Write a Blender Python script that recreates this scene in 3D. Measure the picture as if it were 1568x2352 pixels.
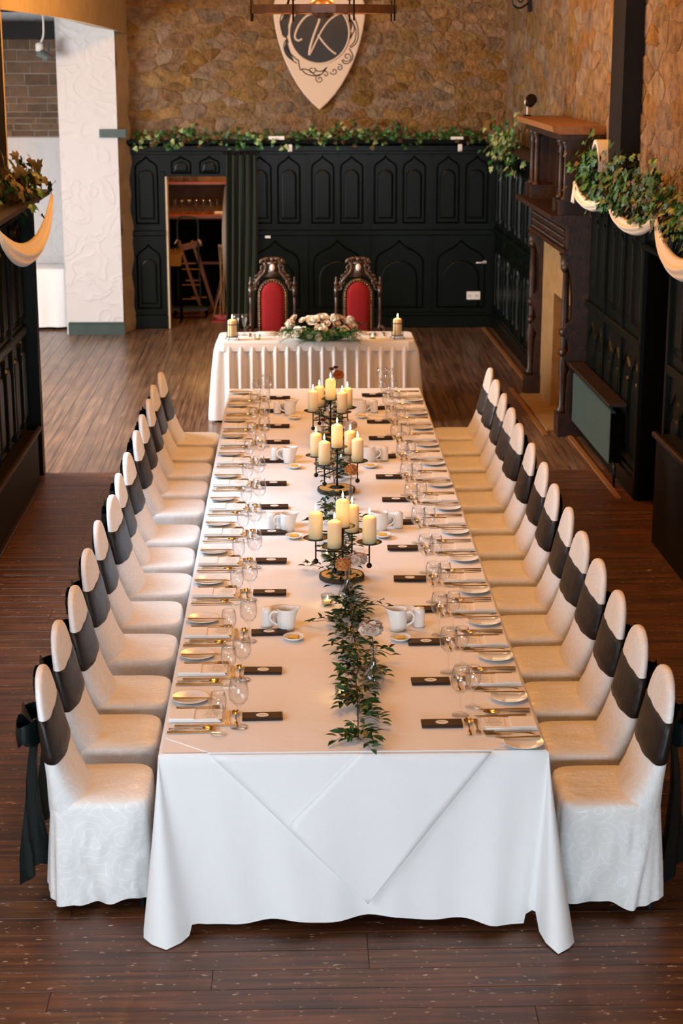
import bpy, math, random
from mathutils import Vector, Matrix
for o in list(bpy.data.objects):
    bpy.data.objects.remove(o, do_unlink=True)
sc = bpy.context.scene
COL = sc.collection
rnd = random.Random(7)
PI = math.pi
def lin(h):
    if isinstance(h, str):
        h = h.lstrip('#'); h = [int(h[i:i+2], 16)/255 for i in (0, 2, 4)]
    return tuple((c/12.92 if c <= .04045 else ((c+.055)/1.055)**2.4) for c in h)

# ---------------------------------------------------------------- camera
cam_d = bpy.data.cameras.new('camera')
cam = bpy.data.objects.new('camera', cam_d); COL.objects.link(cam)
cam.location = (-.2083, -6.3171, 3.4524)
cam.rotation_euler = (PI/2-.2663, 0, -.0252)
cam_d.sensor_fit = 'VERTICAL'; cam_d.sensor_height = 36; cam_d.sensor_width = 24
cam_d.lens = 3994.4/2352*36
cam_d.clip_end = 80
cam_d.dof.use_dof = True; cam_d.dof.focus_distance = 8.6; cam_d.dof.aperture_fstop = 4.5
sc.camera = cam

# ---------------------------------------------------------------- light
W = bpy.data.worlds.new('world'); sc.world = W; W.use_nodes = True
W.node_tree.nodes['Background'].inputs[0].default_value = (.75, .85, 1, 1)
W.node_tree.nodes['Background'].inputs[1].default_value = .05
vs = sc.view_settings
vs.view_transform = 'Standard'; vs.look = 'None'; vs.gamma = 1; vs.use_curve_mapping = False
vs.exposure = 0.0
COOL = (.80, .90, 1.0)
WARM = (1.0, .43, .09)
def area(name, loc, target, sx, sy, power, color, spread=PI):
    d = bpy.data.lights.new(name, 'AREA'); d.shape = 'RECTANGLE'; d.size = sx; d.size_y = sy
    d.energy = power; d.color = color; d.spread = spread
    o = bpy.data.objects.new(name, d); COL.objects.link(o); o.location = loc
    o.rotation_euler = (Vector(target)-Vector(loc)).to_track_quat('-Z', 'Y').to_euler()
    return o
def point(name, loc, power, color, r=.1, parent=None):
    d = bpy.data.lights.new(name, 'POINT'); d.energy = power; d.color = color; d.shadow_soft_size = r
    o = bpy.data.objects.new(name, d); COL.objects.link(o); o.location = loc
    if parent: o.parent = parent
    return o
def spot(name, loc, target, power, color, ang, blend=.6, r=.05):
    d = bpy.data.lights.new(name, 'SPOT'); d.energy = power; d.color = color; d.shadow_soft_size = r
    d.spot_size = ang; d.spot_blend = blend
    o = bpy.data.objects.new(name, d); COL.objects.link(o); o.location = loc
    o.rotation_euler = (Vector(target)-Vector(loc)).to_track_quat('-Z', 'Y').to_euler()
    return o
# daylight through the tall window behind the gallery, the high side window and the alcove windows
area('rear_window_light', (0.2, -8.9, 1.5), (0, 0, .55), 3.6, 2.0, 500, (.74, .87, 1.0))
area('near_side_window_light', (-2.36, -1.3, 1.9), (0, -.1, .9), 2.8, 1.1, 48, (.72, .85, 1.0))
area('side_window_light', (-2.36, 3.6, 2.45), (-.9, 3.7, .6), 1.9, 1.4, 36, (.46, .73, 1.0), 1.6)
area('alcove_window_light', (-5.3, 9.25, 2.4), (-2.0, 10.2, .5), 2.7, 2.0, 590, (.97, .97, 1.0))

# ---------------------------------------------------------------- render helpers only
sc.cycles.use_denoising = True
sc.cycles.max_bounces = 4; sc.cycles.diffuse_bounces = 2; sc.cycles.glossy_bounces = 2; sc.cycles.transparent_max_bounces = 10; sc.cycles.use_adaptive_sampling = True; sc.cycles.adaptive_threshold = .06; sc.cycles.adaptive_min_samples = 12
sc.cycles.sample_clamp_indirect = 6

# ---------------------------------------------------------------- materials
MATS = {}
def nodes_of(m): return m.node_tree.nodes, m.node_tree.links
def mat(name, col, rough=.6, metal=0, spec=.5, var=None, bump=None, sheen=0, sss=0, coat=0, rvar=0, hue=0, emit=None):
    """var=(scale, colour2, amount, detail) noise tint; bump=(scale, strength, distance); rvar = value change per object"""
    m = bpy.data.materials.new(name); m.use_nodes = True; MATS[name] = m
    N, L = nodes_of(m); b = N['Principled BSDF']
    c = (*lin(col), 1)
    b.inputs['Base Color'].default_value = c
    b.inputs['Roughness'].default_value = rough; b.inputs['Metallic'].default_value = metal
    b.inputs['Specular IOR Level'].default_value = spec
    b.inputs['Sheen Weight'].default_value = sheen
    b.inputs['Coat Weight'].default_value = coat; b.inputs['Coat Roughness'].default_value = .16
    if sss:
        b.inputs['Subsurface Weight'].default_value = sss
        b.inputs['Subsurface Radius'].default_value = (1, .5, .2); b.inputs['Subsurface Scale'].default_value = .03
    if emit:
        b.inputs['Emission Color'].default_value = (*lin(emit[0]), 1); b.inputs['Emission Strength'].default_value = emit[1]
    tc = N.new('ShaderNodeTexCoord'); oi = N.new('ShaderNodeObjectInfo')
    off = N.new('ShaderNodeVectorMath'); off.operation = 'ADD'
    sc_ = N.new('ShaderNodeVectorMath'); sc_.operation = 'SCALE'; sc_.inputs[0].default_value = (37, 19, 53)
    L.new(oi.outputs['Random'], sc_.inputs['Scale'])
    L.new(tc.outputs['Object'], off.inputs[0]); L.new(sc_.outputs[0], off.inputs[1])
    m['_v'] = 0
    out = None
    if var:
        n = N.new('ShaderNodeTexNoise'); n.inputs['Scale'].default_value = var[0]; n.inputs['Detail'].default_value = var[3] if len(var) > 3 else 6
        L.new(off.outputs[0], n.inputs['Vector'])
        r = N.new('ShaderNodeValToRGB'); r.color_ramp.elements[0].position = .5-var[2]; r.color_ramp.elements[1].position = .5+var[2]
        r.color_ramp.elements[0].color = c; r.color_ramp.elements[1].color = (*lin(var[1]), 1)
        L.new(n.outputs[0], r.inputs[0]); out = r.outputs[0]
    if rvar or hue:
        h = N.new('ShaderNodeHueSaturation')
        if out: L.new(out, h.inputs['Color'])
        else: h.inputs['Color'].default_value = c
        mr = N.new('ShaderNodeMapRange'); mr.inputs['To Min'].default_value = 1-rvar; mr.inputs['To Max'].default_value = 1+rvar
        L.new(oi.outputs['Random'], mr.inputs[0]); L.new(mr.outputs[0], h.inputs['Value'])
        if hue:
            mh = N.new('ShaderNodeMapRange'); mh.inputs['To Min'].default_value = .5-hue; mh.inputs['To Max'].default_value = .5+hue
            fr = N.new('ShaderNodeMath'); fr.operation = 'FRACT'; mu = N.new('ShaderNodeMath'); mu.operation = 'MULTIPLY'; mu.inputs[1].default_value = 17.31
            L.new(oi.outputs['Random'], mu.inputs[0]); L.new(mu.outputs[0], fr.inputs[0]); L.new(fr.outputs[0], mh.inputs[0]); L.new(mh.outputs[0], h.inputs['Hue'])
        out = h.outputs[0]
    if out: L.new(out, b.inputs['Base Color'])
    if bump:
        n2 = N.new('ShaderNodeTexNoise'); n2.inputs['Scale'].default_value = bump[0]; n2.inputs['Detail'].default_value = 5
        L.new(off.outputs[0], n2.inputs['Vector'])
        bp = N.new('ShaderNodeBump'); bp.inputs['Strength'].default_value = bump[1]; bp.inputs['Distance'].default_value = bump[2]
        L.new(n2.outputs[0], bp.inputs['Height']); L.new(bp.outputs[0], b.inputs['Normal'])
    return m
def emission(name, col, s):
    m = bpy.data.materials.new(name); m.use_nodes = True; N, L = nodes_of(m)
    N.remove(N['Principled BSDF']); e = N.new('ShaderNodeEmission'); e.inputs[0].default_value = (*lin(col), 1); e.inputs[1].default_value = s
    L.new(e.outputs[0], N['Material Output'].inputs[0]); return m
def thin_glass(name, tint='#ffffff', rough=.03, extra=.06):
    m = bpy.data.materials.new(name); m.use_nodes = True; N, L = nodes_of(m); N.remove(N['Principled BSDF'])
    t = N.new('ShaderNodeBsdfTransparent'); t.inputs[0].default_value = (*lin(tint), 1)
    g = N.new('ShaderNodeBsdfGlossy'); g.inputs['Roughness'].default_value = rough
    lw = N.new('ShaderNodeLayerWeight'); lw.inputs[0].default_value = .5
    pw = N.new('ShaderNodeMath'); pw.operation = 'POWER'; pw.inputs[1].default_value = 3.2
    ad = N.new('ShaderNodeMath'); ad.operation = 'MULTIPLY_ADD'; ad.inputs[1].default_value = .8; ad.inputs[2].default_value = extra
    mx = N.new('ShaderNodeMixShader'); L.new(lw.outputs['Facing'], pw.inputs[0]); L.new(pw.outputs[0], ad.inputs[0]); L.new(ad.outputs[0], mx.inputs[0])
    L.new(t.outputs[0], mx.inputs[1]); L.new(g.outputs[0], mx.inputs[2]); L.new(mx.outputs[0], N['Material Output'].inputs[0])
    return m

M_floor = mat('floor_board', '#7d4824', .44, spec=.7, var=(5, '#553018', .25, 10), bump=(30, .12, .002), rvar=.05, hue=.004)
def grainy(m, axis_scale, dark, spots=None):
    N, L = nodes_of(m); b = N['Principled BSDF']; src = b.inputs['Base Color'].links[0].from_socket
    off = [n for n in N if n.type == 'VECT_MATH' and n.operation == 'ADD'][0]
    mp = N.new('ShaderNodeVectorMath'); mp.operation = 'MULTIPLY'; mp.inputs[1].default_value = axis_scale
    n = N.new('ShaderNodeTexNoise'); n.inputs['Scale'].default_value = 1; n.inputs['Detail'].default_value = 6
    L.new(off.outputs[0], mp.inputs[0]); L.new(mp.outputs[0], n.inputs['Vector'])
    r = N.new('ShaderNodeValToRGB'); r.color_ramp.elements[0].position = .35; r.color_ramp.elements[1].position = .65
    r.color_ramp.elements[0].color = (*lin(dark), 1); r.color_ramp.elements[1].color = (1, 1, 1, 1)
    mx = N.new('ShaderNodeMix'); mx.data_type = 'RGBA'; mx.blend_type = 'MULTIPLY'; mx.inputs[0].default_value = 1
    L.new(n.outputs[0], r.inputs[0]); L.new(src, mx.inputs['A']); L.new(r.outputs[0], mx.inputs['B'])
    res = mx.outputs['Result']
    if spots:
        n3 = N.new('ShaderNodeTexNoise'); n3.inputs['Scale'].default_value = spots[0]; n3.inputs['Detail'].default_value = 3
        mp2 = N.new('ShaderNodeVectorMath'); mp2.operation = 'MULTIPLY'; mp2.inputs[1].default_value = (1, 2.5, 1)
        L.new(off.outputs[0], mp2.inputs[0]); L.new(mp2.outputs[0], n3.inputs['Vector'])
        r3 = N.new('ShaderNodeValToRGB'); r3.color_ramp.elements[0].position = spots[1]; r3.color_ramp.elements[1].position = spots[1]+.035
        r3.color_ramp.elements[0].color = (0, 0, 0, 1); r3.color_ramp.elements[1].color = (1, 1, 1, 1)
        m4 = N.new('ShaderNodeMix'); m4.data_type = 'RGBA'; L.new(n3.outputs[0], r3.inputs[0]); L.new(r3.outputs[0], m4.inputs[0])
        L.new(res, m4.inputs['A']); m4.inputs['B'].default_value = (*lin(spots[2]), 1); res = m4.outputs['Result']
    L.new(res, b.inputs['Base Color'])
grainy(M_floor, (1.6, 38, 20), '#8f8378', (26, .665, '#b59a80'))
M_floor2 = mat('dance_floor_board', '#8f6c50', .32, spec=.9, var=(3, '#70523c', .2, 8), bump=(25, .10, .002), rvar=.05)
grainy(M_floor2, (45, 1.2, 20), '#9a8c80')
M_green = mat('dark_green_paint', '#0a110b', .34, spec=.12, var=(5, '#070b08', .2), bump=(60, .06, .002), coat=.02)
M_greenL = mat('green_paint', '#33443d', .45, var=(8, '#2c3b35', .2))
M_rad = mat('radiator_enamel', '#3d5047', .45, var=(10, '#384a42', .2))
M_stone = mat('rubble_stone', '#9a7850', .9, spec=.12, var=(9, '#5e4528', .26, 12), bump=(24, 1.0, .045), rvar=.20, hue=.008)
def grey_some(m):
    N, L = nodes_of(m); h = [n for n in N if n.type == 'HUE_SAT'][0]; oi = [n for n in N if n.type == 'OBJECT_INFO'][0]
    mu = N.new('ShaderNodeMath'); mu.operation = 'MULTIPLY'; mu.inputs[1].default_value = 43.7; fr = N.new('ShaderNodeMath'); fr.operation = 'FRACT'
    mr = N.new('ShaderNodeMapRange'); mr.inputs['To Min'].default_value = .72; mr.inputs['To Max'].default_value = 1.12
    L.new(oi.outputs['Random'], mu.inputs[0]); L.new(mu.outputs[0], fr.inputs[0]); L.new(fr.outputs[0], mr.inputs[0]); L.new(mr.outputs[0], h.inputs['Saturation'])
grey_some(M_stone)
M_mortar = mat('mortar', '#957450', .9, spec=.1, var=(14, '#6e5538', .25, 10), bump=(34, .8, .03))
M_brick = mat('old_brick', '#7a604a', .85, spec=.15, var=(9, '#5a4a3e', .25), bump=(30, .5, .01), rvar=.22)
M_brickjoint = mat('brick_joint', '#8d8073', .9, spec=.1, bump=(40, .5, .005))
M_tan = mat('tan_plaster', '#cfc0a4', .8, spec=.2, var=(6, '#bda888', .25), bump=(20, .25, .01))
M_ceil = mat('dark_ceiling', '#2a1d13', .7)
M_black = mat('black_timber', '#060403', .6, spec=.2, var=(6, '#171009', .3))
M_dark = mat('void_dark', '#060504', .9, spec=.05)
M_carved = mat('carved_oak', '#402714', .42, spec=.35, var=(14, '#1c110b', .25), bump=(45, .35, .006))
M_throne = mat('throne_oak', '#5c4430', .28, spec=.5, var=(30, '#241811', .25), bump=(70, .4, .004))
M_slip = mat('stone_slip', '#9c7a50', .8, spec=.2, var=(9, '#86683f', .25), bump=(25, .3, .008))
M_white = mat('white_linen', '#eeeae6', .85, spec=.2, sheen=.2, bump=(2.6, .4, .03))
M_cover = mat('satin_cover', '#ece7e0', .48, spec=.35, sheen=.2, bump=(6, .55, .035))
M_sash = mat('black_satin', '#1e1612', .42, spec=.4, bump=(14, .35, .012))
M_bow = mat('black_satin_bow', '#0d1514', .28, spec=.5, bump=(9, .35, .012))
M_swag = mat('cream_muslin', '#eadcc4', .85, spec=.15, sheen=.25, bump=(14, .3, .01))
M_iron = mat('black_iron', '#0f0c0b', .35, metal=.4, spec=.5)
M_wax = mat('ivory_wax', '#eed6a6', .5, spec=.35, sss=.85)
M_flame = emission('flame', '#ffd79a', 26)
M_wick = mat('wick', '#1a120c', .9)
M_glass = thin_glass('clear_glass')
M_vase = thin_glass('vase_glass', '#f2f5f4', .03, .08)
M_silver = mat('polished_cutlery', '#d2bd97', .22, metal=1)  # silver, with the room's warm reflections tinted into its base colour
M_china = mat('white_china', '#efece6', .22, spec=.5, coat=.2)
M_butter = mat('butter', '#e8b53c', .4, sss=.3)
M_choc = mat('dark_wrapper', '#24140c', .6, spec=.2, var=(300, '#38231a', .3))
M_paper = mat('cream_paper', '#ece4d6', .8, spec=.2)
M_card = mat('name_card', '#eee7dc', .8, spec=.2)
M_napkin = mat('napkin_linen', '#f0ece6', .85, spec=.2, bump=(30, .15, .004))
M_ink = mat('dark_ink', '#3a2e26', .7)
M_leaf = mat('ruscus_leaf', '#275426', .45, spec=.3, var=(40, '#163414', .3), rvar=.45, hue=.02)
M_leafdry = mat('brown_leaf', '#4a2c18', .5, rvar=.3)
M_fern = mat('fern_leaf', '#3f7a2e', .5, rvar=.35, hue=.02)
M_ivy = mat('ivy_leaf', '#3f7030', .45, spec=.4, var=(30, '#1f4218', .3), rvar=.55, hue=.025)
M_ivyp = mat('pale_ivy_leaf', '#a5ab6e', .5, var=(50, '#6f8446', .2), rvar=.3, hue=.02)
M_ivyb = mat('dry_ivy_leaf', '#6b4f26', .6, var=(40, '#3c3a1a', .3), rvar=.4)
M_stem = mat('woody_stem', '#3a2a18', .7)
M_petc = mat('cream_petal', '#f6ead6', .6, sss=.1, rvar=.05, hue=.01)
M_petp = mat('peach_petal', '#d99a5b', .6, sss=.2, var=(60, '#c47a38', .3))
M_petl = mat('blush_petal', '#dfc9b2', .6, sss=.2, var=(60, '#c29c88', .2))
M_petb = mat('burgundy_petal', '#5a1c18', .6)
M_peto = mat('orange_petal', '#b5631f', .6, var=(60, '#8c4612', .3))
M_slice = mat('cut_wood', '#e2b066', .6, var=(30, '#c08c48', .25), bump=(60, .2, .003))
M_bark = mat('bark', '#34261b', .85, var=(40, '#55422f', .3), bump=(60, .6, .008))
M_velvet = mat('red_velvet', '#86060b', .75, spec=.2, sheen=.25, bump=(250, .25, .002))
M_stud = mat('brass_stud', '#c9ad78', .3, metal=1)
M_curtain = mat('green_curtain', '#16281c', .8, spec=.2, sheen=.15, bump=(40, .15, .004))
M_lining = mat('white_lining', '#d9cfc4', .8)
M_shield = mat('shield_board', '#d9bfa2', .5, spec=.4)
M_emblem = mat('emblem_black', '#0e0a07', .3, spec=.2)
M_emw = mat('emblem_cream', '#dcc1a3', .5)
M_plastic = mat('white_plastic', '#e8e2da', .4)
M_barwood = mat('bar_wood', '#8a4a1c', .3, spec=.5, var=(20, '#6b3512', .25))
M_oak = mat('pale_oak', '#9a6a3a', .5, var=(20, '#7d5228', .25))
M_redw = mat('red_paint_wood', '#6b2415', .5)
M_bluetube = mat('blue_steel', '#2c3a40', .4, metal=.3)
M_wicker = mat('wicker', '#c08a2c', .6, var=(60, '#8f6016', .3), bump=(120, .6, .006))
M_red = mat('red_plastic', '#8c1712', .4)
M_gold = emission('warm_bulb', '#ffc27a', 12)
M_pane = emission('window_daylight', '#dcebff', 1.2)
M_wood2 = mat('chandelier_wood', '#5a3a20', .4, spec=.5, var=(20, '#3a2413', .25), bump=(30, .2, .004))
# rough trowelled plaster: ridged strokes from warped noise
def plaster(name, col):
    m = mat(name, col, .8, spec=.25); N, L = nodes_of(m); b = N['Principled BSDF']
    tc = [n for n in N if n.type == 'TEX_COORD'][0]
    n1 = N.new('ShaderNodeTexNoise'); n1.inputs['Scale'].default_value = 3.2; n1.inputs['Detail'].default_value = 1; n1.inputs['Distortion'].default_value = 1.4
    L.new(tc.outputs['Object'], n1.inputs['Vector'])
    a = N.new('ShaderNodeMath'); a.operation = 'SUBTRACT'; a.inputs[1].default_value = .5
    c2 = N.new('ShaderNodeMath'); c2.operation = 'ABSOLUTE'; r = N.new('ShaderNodeMapRange'); r.inputs['From Max'].default_value = .09
    r.inputs['To Min'].default_value = 1; r.inputs['To Max'].default_value = 0
    n2 = N.new('ShaderNodeTexNoise'); n2.inputs['Scale'].default_value = 14; ad = N.new('ShaderNodeMath'); ad.operation = 'MULTIPLY_ADD'; ad.inputs[1].default_value = .5
    L.new(tc.outputs['Object'], n2.inputs['Vector'])
    L.new(n1.outputs[0], a.inputs[0]); L.new(a.outputs[0], c2.inputs[0]); L.new(c2.outputs[0], r.inputs[0]); L.new(n2.outputs[0], ad.inputs[0]); L.new(r.outputs[0], ad.inputs[2])
    bp = N.new('ShaderNodeBump'); bp.inputs['Strength'].default_value = .35; bp.inputs['Distance'].default_value = .02
    L.new(ad.outputs[0], bp.inputs['Height']); L.new(bp.outputs[0], b.inputs['Normal'])
    return m
M_plaster = plaster('rough_white_plaster', '#cdc9c6')
# jacquard scroll rings on the chair covers
def jacquard(m):
    N, L = nodes_of(m); b = N['Principled BSDF']
    off = [n for n in N if n.type == 'VECT_MATH' and n.operation == 'ADD'][0]
    v = N.new('ShaderNodeTexVoronoi'); v.inputs['Scale'].default_value = 9
    L.new(off.outputs[0], v.inputs['Vector'])
    s = N.new('ShaderNodeMath'); s.operation = 'MULTIPLY'; s.inputs[1].default_value = 26
    si = N.new('ShaderNodeMath'); si.operation = 'SINE'; r = N.new('ShaderNodeMapRange'); r.inputs['From Min'].default_value = .8
    r.inputs['To Min'].default_value = .52; r.inputs['To Max'].default_value = .30
    L.new(v.outputs['Distance'], s.inputs[0]); L.new(s.outputs[0], si.inputs[0]); L.new(si.outputs[0], r.inputs[0]); L.new(r.outputs[0], b.inputs['Roughness'])
    r2 = N.new('ShaderNodeValToRGB'); r2.color_ramp.elements[0].position = .80; r2.color_ramp.elements[1].position = .92
    r2.color_ramp.elements[0].color = (*lin('#e9e5df'), 1); r2.color_ramp.elements[1].color = (*lin('#f0ede8'), 1)
    L.new(si.outputs[0], r2.inputs[0]); L.new(r2.outputs[0], b.inputs['Base Color'])
jacquard(M_cover)

# ---------------------------------------------------------------- mesh helpers
class MB:
    def __init__(s): s.v = []; s.f = []
    def add(s, vs_, fs):
        o = len(s.v); s.v += [tuple(p) for p in vs_]; s.f += [tuple(i+o for i in f) for f in fs]; return s
    def box(s, c, d, rz=0, M=None):
        x, y, z = d[0]/2, d[1]/2, d[2]/2
        P = [Vector(p) for p in ((-x,-y,-z),(x,-y,-z),(x,y,-z),(-x,y,-z),(-x,-y,z),(x,-y,z),(x,y,z),(-x,y,z))]
        R = Matrix.Rotation(rz, 3, 'Z') if M is None else M
        P = [R @ p + Vector(c) for p in P]
        return s.add(P, [(3,2,1,0),(4,5,6,7),(0,1,5,4),(1,2,6,5),(2,3,7,6),(3,0,4,7)])
    def bbox(s, a, b): return s.box([(a[i]+b[i])/2 for i in range(3)], [abs(b[i]-a[i]) for i in range(3)])
    def lathe(s, prof, n=16, c=(0,0,0), cap=True, M=None):
        vs_ = []; fs = []
        for r, z in prof:
            for k in range(n):
                a = 2*PI*k/n; p = Vector((r*math.cos(a), r*math.sin(a), z))
                if M is not None: p = M @ p
                vs_.append(p+Vector(c))
        m = len(prof)
        for i in range(m-1):
            for k in range(n):
                k2 = (k+1) % n; fs.append((i*n+k, i*n+k2, (i+1)*n+k2, (i+1)*n+k))
        if cap:
            if prof[0][0] > 1e-5: fs.append(tuple(range(n-1, -1, -1)))
            if prof[-1][0] > 1e-5: fs.append(tuple((m-1)*n+k for k in range(n)))
        return s.add(vs_, fs)
    def tube(s, path, r, n=6, closed=False, cap=True):
        P = [Vector(p) for p in path]; m = len(P); rr = r if isinstance(r, (list, tuple)) else [r]*m
        vs_ = []; fs = []; up = None
        for i in range(m):
            if closed: t = P[(i+1) % m]-P[i-1]
            else: t = P[min(i+1, m-1)]-P[max(i-1, 0)]
            t = t.normalized() if t.length > 1e-9 else Vector((0,0,1))
            if up is None:
                up = Vector((0,0,1)) if abs(t.z) < .9 else Vector((1,0,0))
            a = t.cross(up)
            if a.length < 1e-6: a = t.orthogonal()
            a.normalize(); b = a.cross(t).normalized(); up = b
            for k in range(n):
                an = 2*PI*k/n; vs_.append(P[i]+rr[i]*(math.cos(an)*a+math.sin(an)*b))
        for i in range(m if closed else m-1):
            j = (i+1) % m
            for k in range(n):
                k2 = (k+1) % n; fs.append((i*n+k, j*n+k, j*n+k2, i*n+k2))
        if cap and not closed:
            fs.append(tuple(range(n))); fs.append(tuple((m-1)*n+k for k in range(n-1, -1, -1)))
        return s.add(vs_, fs)
    def grid(s, fn, nu, nv, closed=False):
        vs_ = [fn(i/(nu if closed else nu-1), j/(nv-1)) for j in range(nv) for i in range(nu)]
        fs = []
        for j in range(nv-1):
            for i in range(nu if closed else nu-1):
                i2 = (i+1) % nu; fs.append((j*nu+i, j*nu+i2, (j+1)*nu+i2, (j+1)*nu+i))
        return s.add(vs_, fs)
    def loops(s, L, cap0=False, cap1=True):
        n = len(L[0]); vs_ = [p for l in L for p in l]; fs = []
        for j in range(len(L)-1):
            for i in range(n):
                i2 = (i+1) % n; fs.append((j*n+i, j*n+i2, (j+1)*n+i2, (j+1)*n+i))
        if cap0: fs.append(tuple(range(n-1, -1, -1)))
        if cap1: fs.append(tuple((len(L)-1)*n+i for i in range(n)))
        return s.add(vs_, fs)
    def prism(s, pts, d0, d1, ax='y'):
        """outline pts (a,b) extruded from d0 to d1 along axis ax; ax y: (a,d,b); ax x: (d,a,b); ax z: (a,b,d)"""
        def q(p, d): return (p[0], d, p[1]) if ax == 'y' else ((d, p[0], p[1]) if ax == 'x' else (p[0], p[1], d))
        n = len(pts); vs_ = [q(p, d0) for p in pts]+[q(p, d1) for p in pts]
        fs = [tuple(range(n)), tuple(range(2*n-1, n-1, -1))]+[(i, i+n, (i+1) % n+n, (i+1) % n) for i in range(n)]
        return s.add(vs_, fs)
    def ball(s, c, r, n=8, m=6, sc_=(1,1,1)):
        prof = [(max(1e-6, r*math.sin(PI*i/m)), -r*math.cos(PI*i/m)) for i in range(m+1)]
        return s.lathe(prof, n, c, cap=False, M=Matrix.Diagonal(sc_))
    def xf(s, M): s.v = [tuple(M @ Vector(p)) for p in s.v]; return s
    def mesh(s, name, m, smooth=False, fix=True):
        me = bpy.data.meshes.new(name); me.from_pydata(s.v, [], s.f); me.materials.append(m)
        if fix:
            import bmesh
            bm = bmesh.new(); bm.from_mesh(me); bmesh.ops.recalc_face_normals(bm, faces=bm.faces); bm.to_mesh(me); bm.free()
        if smooth:
            me.polygons.foreach_set('use_smooth', [True]*len(me.polygons))
        me.update(); return me
def obj(name, me, parent=None, loc=(0,0,0), rz=0, M=None, scale=None):
    o = bpy.data.objects.new(name, me); COL.objects.link(o)
    if M is not None: o.matrix_basis = M
    else:
        o.location = loc
        if rz: o.rotation_euler = (0, 0, rz)
        if scale is not None: o.scale = scale
    if parent is not None: o.parent = parent
    return o
def tag(o, label=None, cat=None, group=None, kind=None):
    if label: o['label'] = label
    if cat: o['category'] = cat
    if group: o['group'] = group
    if kind: o['kind'] = kind
    return o
def thing(name, label, cat, loc=(0,0,0), rz=0, group=None, M=None):
    o = bpy.data.objects.new(name, None); COL.objects.link(o); o.empty_display_size = .05
    if M is not None: o.matrix_basis = M
    else: o.location = loc; o.rotation_euler = (0, 0, rz)
    return tag(o, label, cat, group)
def bez(p0, p1, p2, p3, n):
    out = []
    for i in range(n):
        t = i/(n-1); u = 1-t
        out.append(tuple(u*u*u*a+3*u*u*t*b+3*u*t*t*c+t*t*t*d for a, b, c, d in zip(p0, p1, p2, p3)))
    return out
def smooth_path(P, k=4):
    P = [Vector(p) for p in P]; out = []
    for i in range(len(P)-1):
        a = P[max(i-1, 0)]; b = P[i]; c = P[i+1]; d = P[min(i+2, len(P)-1)]
        for j in range(k):
            t = j/k; out.append(.5*((2*b)+(c-a)*t+(2*a-5*b+4*c-d)*t*t+(3*b-a-3*c+d)*t**3))
    out.append(P[-1]); return out
ORD = 'zeroth first second third fourth fifth sixth seventh eighth ninth tenth eleventh twelfth thirteenth fourteenth'.split()
# ================================================================ the setting
YB = 14.98
MBk = Matrix.Translation((0, YB, 0))
MR = Matrix.Translation((2.205, YB, 0)) @ Matrix.Rotation(-PI/2+.0235, 4, 'Z')
ML = Matrix.Translation((-2.39, 0, 0)) @ Matrix.Rotation(PI/2, 4, 'Z')
def struct(name, mb, m, parent=None, M=None, smooth=False):
    o = obj(name, mb.mesh(name, m, smooth), parent, M=M)
    if parent is None: o['kind'] = 'structure'
    return o
# ---- floor: a bed with every board on it
floor = struct('floor', MB().bbox((-6, -9, -.06), (3.2, 18, -.021)), M_dark)
def plank_mesh(L, Wd, m, along):
    b = MB(); t = .02; e = .0014
    lo = (L/2, Wd/2) if along == 'x' else (Wd/2, L/2)
    x, y = lo
    b.loops([[(-x, -y, -t), (x, -y, -t), (x, y, -t), (-x, y, -t)], [(-x, -y, -e), (x, -y, -e), (x, y, -e), (-x, y, -e)],
             [(-x+e, -y+e, 0), (x-e, -y+e, 0), (x-e, y-e, 0), (-x+e, y-e, 0)]])
    return b.mesh('plank', m)
PW = .142
YS = 7.62
cache = {}
def plank(L, along, m, x, y):
    k = (round(L, 2), along)
    if k not in cache: cache[k] = plank_mesh(k[0]-.0015, PW-.0015, m, along)
    obj('plank', cache[k], floor, (x, y, rnd.uniform(-.0006, .0004)))
nrow = int((YS+2.05)/PW)
for i in range(nrow):
    y = YS-PW*(i+.5); x = -2.95; cuts = []
    a = rnd.choice([1.2, 1.8, 2.4, 3.0, 3.6])
    L1 = a; L2 = 5.6-a
    plank(L1, 'x', M_floor, x+L1/2, y); plank(L2, 'x', M_floor, x+L1+L2/2, y)
for i in range(57):
    x = 2.42-PW*(i+.5); a = rnd.choice([2.2, 3.0, 3.8, 4.6, 5.4])
    for L0, s0 in ((a, 0), (8.2-a, a)):
        plank(L0, 'y', M_floor2, x, YS+s0+L0/2)
# ---- shared panel meshes: bead round an ogee outline and a raised field inside
def ogee(w, h1, h, inset=0, n=7):
    a = w/2-inset; b0 = inset; top = h-inset*1.5; sp = h1
    r = top-sp
    R = bez((a, sp), (a, sp+.55*r), (.16*w, sp+.50*r), (0, top), n)
    pts = [(-a, b0), (a, b0)]+R+[(-x, z) for x, z in R[-2::-1]]
    return pts
def arch(w, h, inset=0, n=5):
    a = w/2-inset; sp = h-w/2
    R = [(a*math.cos(PI/2*i/(n-1)), sp+a*.9*math.sin(PI/2*i/(n-1))) for i in range(n)]
    return [(-a, inset), (a, inset)]+R+[(-x, z) for x, z in R[-2::-1]]
def panel_mesh(name, w, h1, h, fw, fh, m):
    b = MB(); o0 = ogee(w, h1, h); o1 = ogee(w, h1, h, .011); o2 = ogee(w, h1, h, .022)
    b.loops([[(x, 0, z) for x, z in o0], [(x, -.016, z) for x, z in o1], [(x, -.001, z) for x, z in o2]], cap1=False)
    f0 = arch(fw, fh); f1 = arch(fw, fh, .008); f2 = arch(fw, fh, .024)
    dz = (h1-fh)*.5 + .03
    b.loops([[(x, -.0005, z+dz) for x, z in f0], [(x, -.014, z+dz) for x, z in f1], [(x, -.018, z+dz) for x, z in f2]])
    return b.mesh(name, m)
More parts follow.
